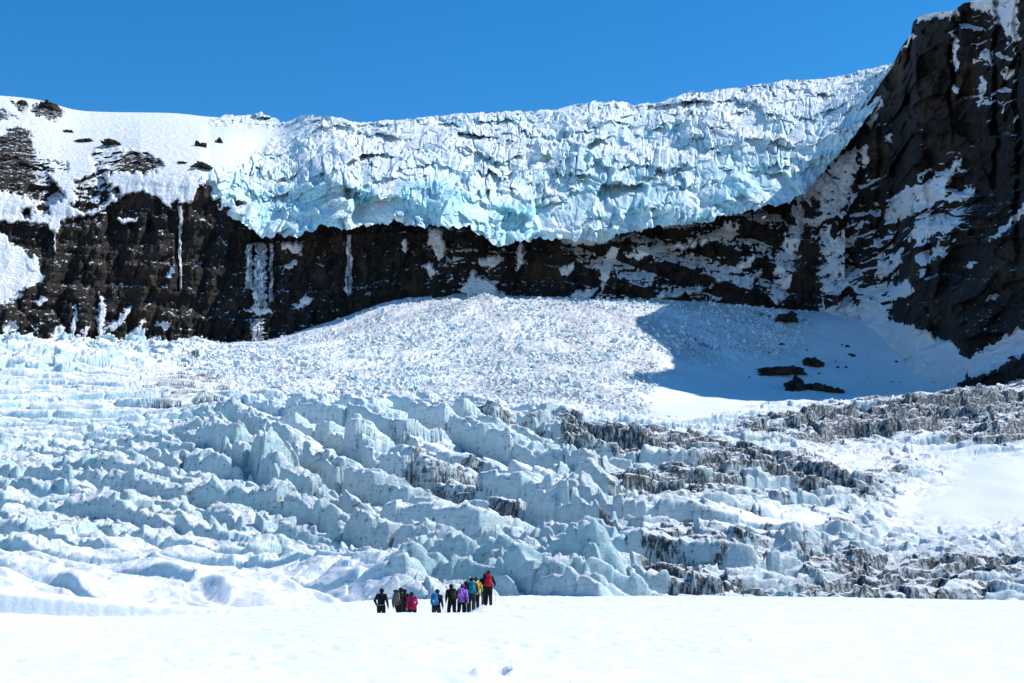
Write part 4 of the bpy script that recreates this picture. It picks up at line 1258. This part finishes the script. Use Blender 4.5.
waterfall(249, 243, 290, 7, 9, 'left strand of the wide frozen waterfall on the dark cliff', 3)
waterfall(260, 241, 309, 15, 17, 'widest grey frozen waterfall hanging in the middle of the left cliff', 1)
waterfall(271, 242, 304, 4, 5, 'thin right strand beside the widest frozen waterfall', 5)
waterfall(257, 318, 346, 17, 13, 'short frozen curtain below the snow ledge under the widest waterfall', 7)
waterfall(349, 233, 296, 5, 9, 'pale frozen streak below the hanging ice, right of the wide waterfall', 9)
waterfall(180, 204, 292, 5, 2.5, 'long thin white ice streak on the left cliff below the snow chute', 11)
waterfall(55, 228, 252, 3, 1.5, 'short thin icicle streak at the left end of the cliff', 13)


# ------------------------------------------------------------------ hikers
def cloth(name, rgb, amt=0.3):
    return mat_plain(name, rgb, 0.85, amt, 9.0, 0.15)


BLACK = cloth('black_cloth', (0.010, 0.010, 0.012)); CHAR = cloth('charcoal_cloth', (0.030, 0.031, 0.034)); NAVY = cloth('navy_cloth', (0.010, 0.018, 0.035))
OLIVE = cloth('olive_cloth', (0.030, 0.036, 0.018)); CRIM = cloth('crimson_cloth', (0.36, 0.010, 0.045)); PURP = cloth('violet_cloth', (0.13, 0.02, 0.20)); LAV = cloth('lavender_cloth', (0.26, 0.12, 0.46))
BLUE = cloth('blue_cloth', (0.015, 0.16, 0.36)); TEAL = cloth('teal_cloth', (0.015, 0.19, 0.25)); YEL = cloth('yellow_cloth', (0.36, 0.27, 0.015)); RED = cloth('red_cloth', (0.48, 0.012, 0.035)); GREY = cloth('grey_cloth', (0.085, 0.083, 0.085))
PALE = cloth('pale_trim', (0.62, 0.64, 0.66)); DKTEAL = cloth('dark_teal_cloth', (0.012, 0.03, 0.035)); STEEL = mat_plain('pole_metal', (0.16, 0.16, 0.17), 0.4, 0.1); SKIN = mat_plain('skin', (0.50, 0.30, 0.21), 0.6, 0.08)
EYE = mat_plain('eye', (0.02, 0.015, 0.01), 0.2, 0.1); HAIR = cloth('dark_hair', (0.02, 0.013, 0.009)); BOOT = cloth('boot_leather', (0.025, 0.02, 0.017))

# joints of the five stances: (left, right) hip->knee->ankle and shoulder->elbow->wrist, x right, y ahead, z up
STANCE = {
    'stand': dict(leg=[((-.10, 0, .90), (-.115, .03, .49), (-.13, .0, .09)), ((.10, 0, .90), (.12, .04, .49), (.14, .02, .09))],
                  arm=[((-.185, .0, 1.42), (-.31, -.03, 1.16), (-.245, .06, .95)), ((.185, .0, 1.42), (.29, -.03, 1.15), (.31, .07, .90))], lean=.02),
    'walk': dict(leg=[((-.095, .02, .90), (-.10, .24, .52), (-.10, .20, .10)), ((.095, -.01, .90), (.10, -.04, .49), (.10, -.30, .13))],
                 arm=[((-.185, .03, 1.41), (-.27, -.08, 1.15), (-.28, .02, .93)), ((.185, .05, 1.41), (.27, .10, 1.15), (.26, .32, 1.03))], lean=.13),
    'step': dict(leg=[((-.095, -.01, .90), (-.10, -.03, .48), (-.11, -.24, .12)), ((.095, .02, .90), (.115, .17, .51), (.12, .15, .09))],
                 arm=[((-.185, .03, 1.41), (-.26, .09, 1.15), (-.25, .30, 1.05)), ((.185, .02, 1.41), (.28, -.06, 1.14), (.30, .05, .92))], lean=.11),
    'poles': dict(leg=[((-.095, .0, .90), (-.11, .12, .50), (-.12, .08, .09)), ((.095, 0, .90), (.10, -.02, .49), (.11, -.20, .11))],
                  arm=[((-.185, .03, 1.41), (-.29, .02, 1.16), (-.30, .26, 1.08)), ((.185, .03, 1.41), (.29, .02, 1.16), (.31, .25, 1.06))], lean=.12),
}


def hand_pieces(b, wr, el, side, grip):
    wr, el = Vector(wr), Vector(el)
    d = (wr - el).normalized()
    if grip:
        d = (d + Vector((0, .5, -.1))).normalized()
    up = Vector((0, 0, 1)); inw = Vector((-side, 0, 0))
    n = (inw - d * inw.dot(d)).normalized()           # palm faces inward
    w = d.cross(n).normalized()                        # across the knuckles
    palm = wr + d * .055
    b.limb(wr, palm + d * .03, .030, .036); b.ell(palm + w * .018, (.034,) * 3); b.ell(palm - w * .018, (.034,) * 3)
    curl = 1.1 if grip else .45
    for q, ln in zip((-.033, -.011, .011, .033), (.066, .076, .072, .056)):
        p = palm + d * .045 + w * q
        d1 = (d * math.cos(curl * .5) + n * math.sin(curl * .5)); d2 = (d * math.cos(curl * 1.4) + n * math.sin(curl * 1.4))
        m = p + d1 * ln * .5
        b.limb(p - d * .03, m, .0125, .0115); b.limb(m, m + d2 * ln * .55, .0115, .010)
    s_ = w if w.y > 0 else w * -1
    b.limb(wr + d * .02 + s_ * .02, wr + d * .05 + s_ * .052 + n * .02, .015, .013); b.limb(wr + d * .05 + s_ * .052 + n * .02, wr + d * .085 + s_ * .045 + n * .038, .013, .011)
    return palm + n * .035 + d * .03


def make_stance(key):
    st = STANCE[key]; ln = st['lean']
    L = lambda p: (p[0], p[1] + ln * max(0, p[2] - .9) / .5, p[2])
    hands = []
    # body
    b = MB()
    hd = L((0, .035, 1.615))
    b.ell(hd, (.074, .094, .112), 3); b.ell((hd[0], hd[1] + .055, hd[2] - .065), (.05, .05, .045))
    b.limb((hd[0], hd[1] + .09, hd[2] + .01), (hd[0], hd[1] + .108, hd[2] - .022), .011, .016)            # nose
    b.limb((-.022, hd[1] + .092, hd[2] - .058), (.022, hd[1] + .092, hd[2] - .058), .010, .010)           # lips
    for sx in (-1, 1):
        b.ell((sx * .075, hd[1] - .005, hd[2] - .01), (.012, .022, .034)); b.ell((sx * .032, hd[1] + .078, hd[2] + .028), (.026, .016, .010))
    b.limb(L((0, .0, 1.42)), L((0, .02, 1.56)), .060, .054)
    b.ell(L((0, 0, 1.28)), (.165, .105, .20)); b.ell(L((0, 0, 1.08)), (.14, .10, .16)); b.ell((0, 0, .93), (.155, .115, .12))
    for sd_, (hp, kn, an) in zip((-1, 1), st['leg']):
        b.limb(hp, kn, .075, .052); b.limb(kn, an, .052, .036); b.limb((an[0], an[1], an[2] - .04), (an[0], an[1] + .13, an[2] - .05), .035, .03)
    for sd_, (sh, el, wr) in zip((-1, 1), st['arm']):
        sh, el, wr = L(sh), L(el), L(wr)
        b.limb(sh, el, .048, .038); b.limb(el, wr, .038, .028)
        hands.append(hand_pieces(b, wr, el, sd_, key == 'poles' or (key == 'walk' and sd_ > 0) or (key == 'step' and sd_ < 0)))
    body = b.merged('body', .010, 3)
    # jacket: hem at the hips, sleeves to the wrists, collar
    b = MB()
    b.ell(L((0, -.005, 1.30)), (.205, .145, .19), 3); b.ell(L((0, 0, 1.12)), (.185, .14, .20), 3); b.ell((0, 0, .95), (.195, .15, .13), 3)
    b.tube([(0, 0, .83), (0, 0, .90), (0, 0, 1.0)], [.185, .19, .185], 20, (1, .78))
    b.limb(L((0, .0, 1.42)), L((0, .015, 1.50)), .105, .082)
    for sh, el, wr in st['arm']:
        sh, el, wr = L(sh), L(el), L(wr)
        b.limb(sh, el, .078, .062); b.limb(el, wr, .062, .046); b.ell(sh, (.085, .085, .08))
        b.limb(L((0, 0, 1.43)), sh, .08, .078)
    jacket = b.merged('jacket', .013, 6)
    b = MB()
    b.ell((0, 0, .93), (.175, .132, .12), 3)
    for hp, kn, an in st['leg']:
        b.limb((hp[0] * .95, hp[1], hp[2]), kn, .115, .088); b.limb(kn, (an[0], an[1], an[2] + .02), .088, .076)
    trousers = b.merged('trousers', .013, 6)
    boots = []
    for hp, kn, an in st['leg']:
        b = MB(); z0 = an[2]
        b.limb((an[0], an[1] - .01, z0 + .10), (an[0], an[1] - .005, z0 - .02), .058, .055)
        b.limb((an[0], an[1] - .03, z0 - .045), (an[0], an[1] + .15, z0 - .05), .046, .042)
        b.box((an[0], an[1] + .055, z0 - .078), (.105, .30, .035))
        boots.append(b.merged('boot', .010, 3))
    b = MB(); b.ell((hd[0], hd[1] - .008, hd[2] + .035), (.105, .122, .112), 3); b.tube([(hd[0], hd[1] - .008, hd[2] + .012), (hd[0], hd[1] - .008, hd[2] + .045)], .117, 24, (.92, 1.1)); b.ell((hd[0], hd[1] - .008, hd[2] + .135), (.022, .022, .018))
    hat = b.merged('hat', .012, 3)
    b = MB(); b.ell((hd[0], hd[1] - .02, hd[2] + .02), (.108, .128, .122), 3); b.limb((hd[0], hd[1] - .06, hd[2] - .02), (hd[0], hd[1] - .06, hd[2] - .12), .09, .095)
    hood = b.merged('hood', .012, 4)
    b = MB(); b.ell((hd[0], hd[1] - .03, hd[2] - .03), (.083, .085, .085), 3); b.limb((hd[0], hd[1] - .09, hd[2] - .06), (hd[0], hd[1] - .11, hd[2] - .16), .035, .022)
    hair = b.merged('hair', .012, 3)
    b = MB(); b.tube([(hd[0], hd[1] - .005, hd[2] + .045), (hd[0], hd[1] - .005, hd[2] + .058), (hd[0], hd[1] - .005, hd[2] + .085)], [.175, .17, .10], 24, (.95, 1.1)); b.ell((hd[0], hd[1] - .005, hd[2] + .085), (.092, .108, .08), 3)
    brim = b.merged('brim', .011, 2)
    eyes = []
    for sx in (-1, 1):
        b = MB(); b.ell((sx * .031, hd[1] + .083, hd[2] + .008), (.014, .012, .010), 1); eyes.append(b.mesh('eye'))
    return dict(body=body, jacket=jacket, trousers=trousers, boots=boots, hat=hat, hood=hood, brim=brim, hair=hair, eyes=eyes, hands=hands, lean=ln)


STS = {k: make_stance(k) for k in STANCE}


def make_pack(kind):
    """Meshes of a worn pack; origin at the wearer's feet line, straps reach round the shoulders."""
    k = dict(day=(.27, .17, .44, 1.02), big=(.33, .24, .66, .92), mid=(.30, .20, .52, .98))[kind]
    w, d, h, z0 = k
    y = -.135 - d / 2
    out = {}
    b = MB(); b.box((0, y, z0 + h / 2), (w, d, h), power=3.4, taper=.18); out['bag'] = b.mesh('bag')
    b = MB(); b.box((0, y - .005, z0 + h + .015), (w * .86, d * 1.02, .12), power=3.2); out['lid'] = b.mesh('lid')
    b = MB(); b.box((0, y - d / 2 - .012, z0 + h * .36), (w * .68, .09, h * .46), power=3.4); out['pocket'] = b.mesh('pocket')
    out['side'] = []
    for sx in (-1, 1):
        b = MB(); b.box((sx * (w / 2 - .005), y, z0 + .13), (.07, d * .7, .2), power=3); out['side'].append(b.mesh('side_pocket'))
    out['strap'] = []
    for sx in (-1, 1):
        b = MB(); b.tube([(sx * .10, -.13, z0 + h * .86), (sx * .12, -.07, 1.47), (sx * .125, .02, 1.505), (sx * .12, .12, 1.44), (sx * .13, .165, 1.30), (sx * .16, .13, 1.14), (sx * .19, .0, 1.05), (sx * .15, -.13, z0 + .06)], .022, 8, (1.3, .6)); out['strap'].append(b.mesh('shoulder_strap'))
    b = MB(); b.tube([(.205 * math.sin(a), .165 * math.cos(a), 1.0) for a in np.linspace(-2.5, 2.5, 17)], .02, 8, (.6, 1.3)); out['belt'] = b.mesh('hip_belt')
    b = MB(); b.box((0, y - d / 2 - .062, z0 + h * .40), (w * .26, .012, h * .20), power=3); out['mark'] = b.mesh('reflective_patch')
    out['zip'] = None
    return out


PACKS = {k: make_pack(k) for k in ('day', 'big', 'mid')}
bp = MB(); bp.tube([(0, 0, .0), (0, 0, .12), (0, 0, 1.0)], [.006, .007, .009], 8); POLE_SHAFT = bp.mesh('shaft')
bp = MB(); bp.tube([(0, 0, .98), (0, 0, 1.02), (0, 0, 1.08), (0, 0, 1.12)], [.014, .017, .015, .019], 10); POLE_GRIP = bp.mesh('grip')
bp = MB(); bp.tube([(0, 0, .055), (0, 0, .065), (0, 0, .075)], [.012, .045, .012], 14); POLE_BASKET = bp.mesh('basket')
bp = MB(); bp.tube([(0.0, -.015, 1.10), (0.03, -.03, 1.02), (0.0, -.02, .98)], .006, 6); POLE_LOOP = bp.mesh('wrist_loop')

# (bearing px, depth, height, stance, turn, jacket, sleeves?, trousers, headgear, head colour, label, pack(kind, colour, lid colour, label), pole sides)
HIKERS = [
    (381, 71, 1.76, 'stand', -.3, BLACK, BLACK, 'hat', BLACK, 'hiker all in black with pale belt, at the left end of the line', None, ''),
    (398.6, 70, 1.80, 'walk', -.35, BLACK, BLACK, 'hat', BLACK, 'hiker in black almost hidden by a huge dark grey pack', ('big', GREY, CHAR, 'huge dark grey backpack, the largest pack in the group'), ''),
    (405.2, 71.6, 1.79, 'step', .3, NAVY, NAVY, 'hat', NAVY, 'hiker in navy and dark green at the right shoulder of the huge grey pack', ('day', DKTEAL, BLACK, 'small dark green backpack beside the huge grey one'), ''),
    (412.6, 69.6, 1.60, 'walk', .35, CRIM, BLACK, 'hat', DKTEAL, 'short hiker in a crimson jacket with a dark teal beanie', ('day', CRIM, PURP, 'crimson and violet backpack on the short hiker'), ''),
    (436, 70, 1.74, 'step', -.25, BLACK, CHAR, 'hat', NAVY, 'hiker in black walking alone in the gap in mid line', ('mid', BLUE, BLUE, 'bright blue backpack with a white mark'), ''),
    (452, 71, 1.75, 'walk', .25, BLACK, BLACK, 'hat', OLIVE, 'hiker in black with an olive hat, left of the lavender jacket', ('day', OLIVE, BLACK, 'dark olive backpack left of the lavender jacket'), ''),
    (461.3, 71.2, 1.70, 'step', -.3, LAV, BLACK, 'hat', PURP, 'hiker in a lavender jacket and black trousers', ('day', LAV, LAV, 'lavender backpack matching the jacket under it'), ''),
    (466.2, 74, 1.78, 'walk', .1, BLACK, BLACK, 'hat', NAVY, 'hiker in dark clothes mostly hidden between lavender and teal', None, ''),
    (471.6, 73, 1.80, 'walk', .05, CHAR, CHAR, 'hat', BLACK, 'hiker in dark clothes carrying a teal pack near the front', ('mid', TEAL, TEAL, 'teal backpack in front of the yellow jacket'), ''),
    (475.6, 74.6, 1.72, 'poles', .0, YEL, BLACK, 'hat', OLIVE, 'hiker in a mustard yellow jacket just right of the teal pack', None, 'r'),
    (488.3, 76, 1.86, 'poles', .03, BLACK, BLACK, 'brim', BLACK, 'tall leading hiker in black with a wide brimmed hat', ('mid', RED, RED, 'bright red backpack on the tall leading hiker'), 'r'),
    (484.6, 78.5, 1.80, 'walk', -.05, BLACK, BLACK, 'hat', BLACK, 'hiker in black half hidden ahead of the red pack', None, ''),
]


def place_hiker(px, D, hgt, stance, turn, jk, tr, head, hc, lab, pack, poles):
    S = STS[stance]; sc_ = hgt / 1.76
    yy = D * CT + (-1.2) * ST
    x = (px - 512) / FOC * yy
    gz = ground_at(x, D)
    low = min(an[2] for _, _, an in STANCE[stance]['leg']) - .095
    loc = (x, D, gz - low * sc_ - 0.03)
    p = empty('person', loc, turn, sc_, 1.08)
    tag(p, lab, 'person', 'hikers walking in a line on the snow')
    piece('body', S['body'], SKIN, p)
    piece('jacket', S['jacket'], jk, p)
    piece('trousers', S['trousers'], tr, p)
    for m in S['boots']:
        piece('boot', m, BOOT, p)
    h_ = piece({'hat': 'hat', 'hood': 'hood', 'brim': 'hat'}[head], S[head], hc, p)
    piece('hair', S['hair'], HAIR, p)
    for m in S['eyes']:
        piece('eye', m, EYE, p)
    if pack is None and jk is BLACK and stance == 'stand':
        b = MB(); b.tube([(.197 * math.sin(a), .152 * math.cos(a) + .002, .955) for a in np.linspace(-math.pi, math.pi, 25)], .017, 8, (.5, 1.2))
        piece('belt', b.mesh('belt'), PALE, p)
    if pack:
        kd, c1, c2, pl = pack
        k = empty('backpack', loc, turn, sc_, 1.08)
        tag(k, pl, 'backpack', 'backpacks on the hikers')
        M = PACKS[kd]
        # packs follow the forward lean of the wearer
        k.location.y += S['lean'] * 0.5
        piece('bag', M['bag'], c1, k); piece('lid', M['lid'], c2, k)
        po = piece('pocket', M['pocket'], c1, k)
        for m in M['side']:
            piece('side_pocket', m, c2, k)
        for m in M['strap']:
            piece('shoulder_strap', m, BLACK, k)
        piece('hip_belt', M['belt'], BLACK, k)
        if c1 in (BLUE, CRIM, RED, LAV):
            piece('patch', M['mark'], PALE if c1 is not RED else CRIM, po)
    ca, sa = math.cos(turn), math.sin(turn)
    for sd_ in poles:
        hx, hy, hz = S['hands'][0 if sd_ == 'l' else 1]
        top = Vector((loc[0] + (hx * ca - hy * sa) * sc_ * 1.08, loc[1] + (hx * sa + hy * ca) * sc_ * 1.08, loc[2] + hz * sc_))
        foot = Vector((top.x + (.10 if sd_ == 'r' else -.10), top.y - .12, 0)); foot.z = ground_at(foot.x, foot.y) - .03
        ln = (top - foot).length
        q = empty('trekking_pole', foot)
        q.rotation_euler = (top - foot).to_track_quat('Z', 'Y').to_euler(); q.scale = (1, 1, ln / 1.05)
        tag(q, 'thin trekking pole held by the tall leading hiker' if hgt > 1.85 else 'thin trekking pole held by the hiker in yellow', 'trekking pole', 'trekking poles')
        piece('shaft', POLE_SHAFT, STEEL, q); piece('grip', POLE_GRIP, BLACK, q); piece('basket', POLE_BASKET, BLACK, q); piece('wrist_loop', POLE_LOOP, BLACK, q)


for a in HIKERS:
    place_hiker(*a)
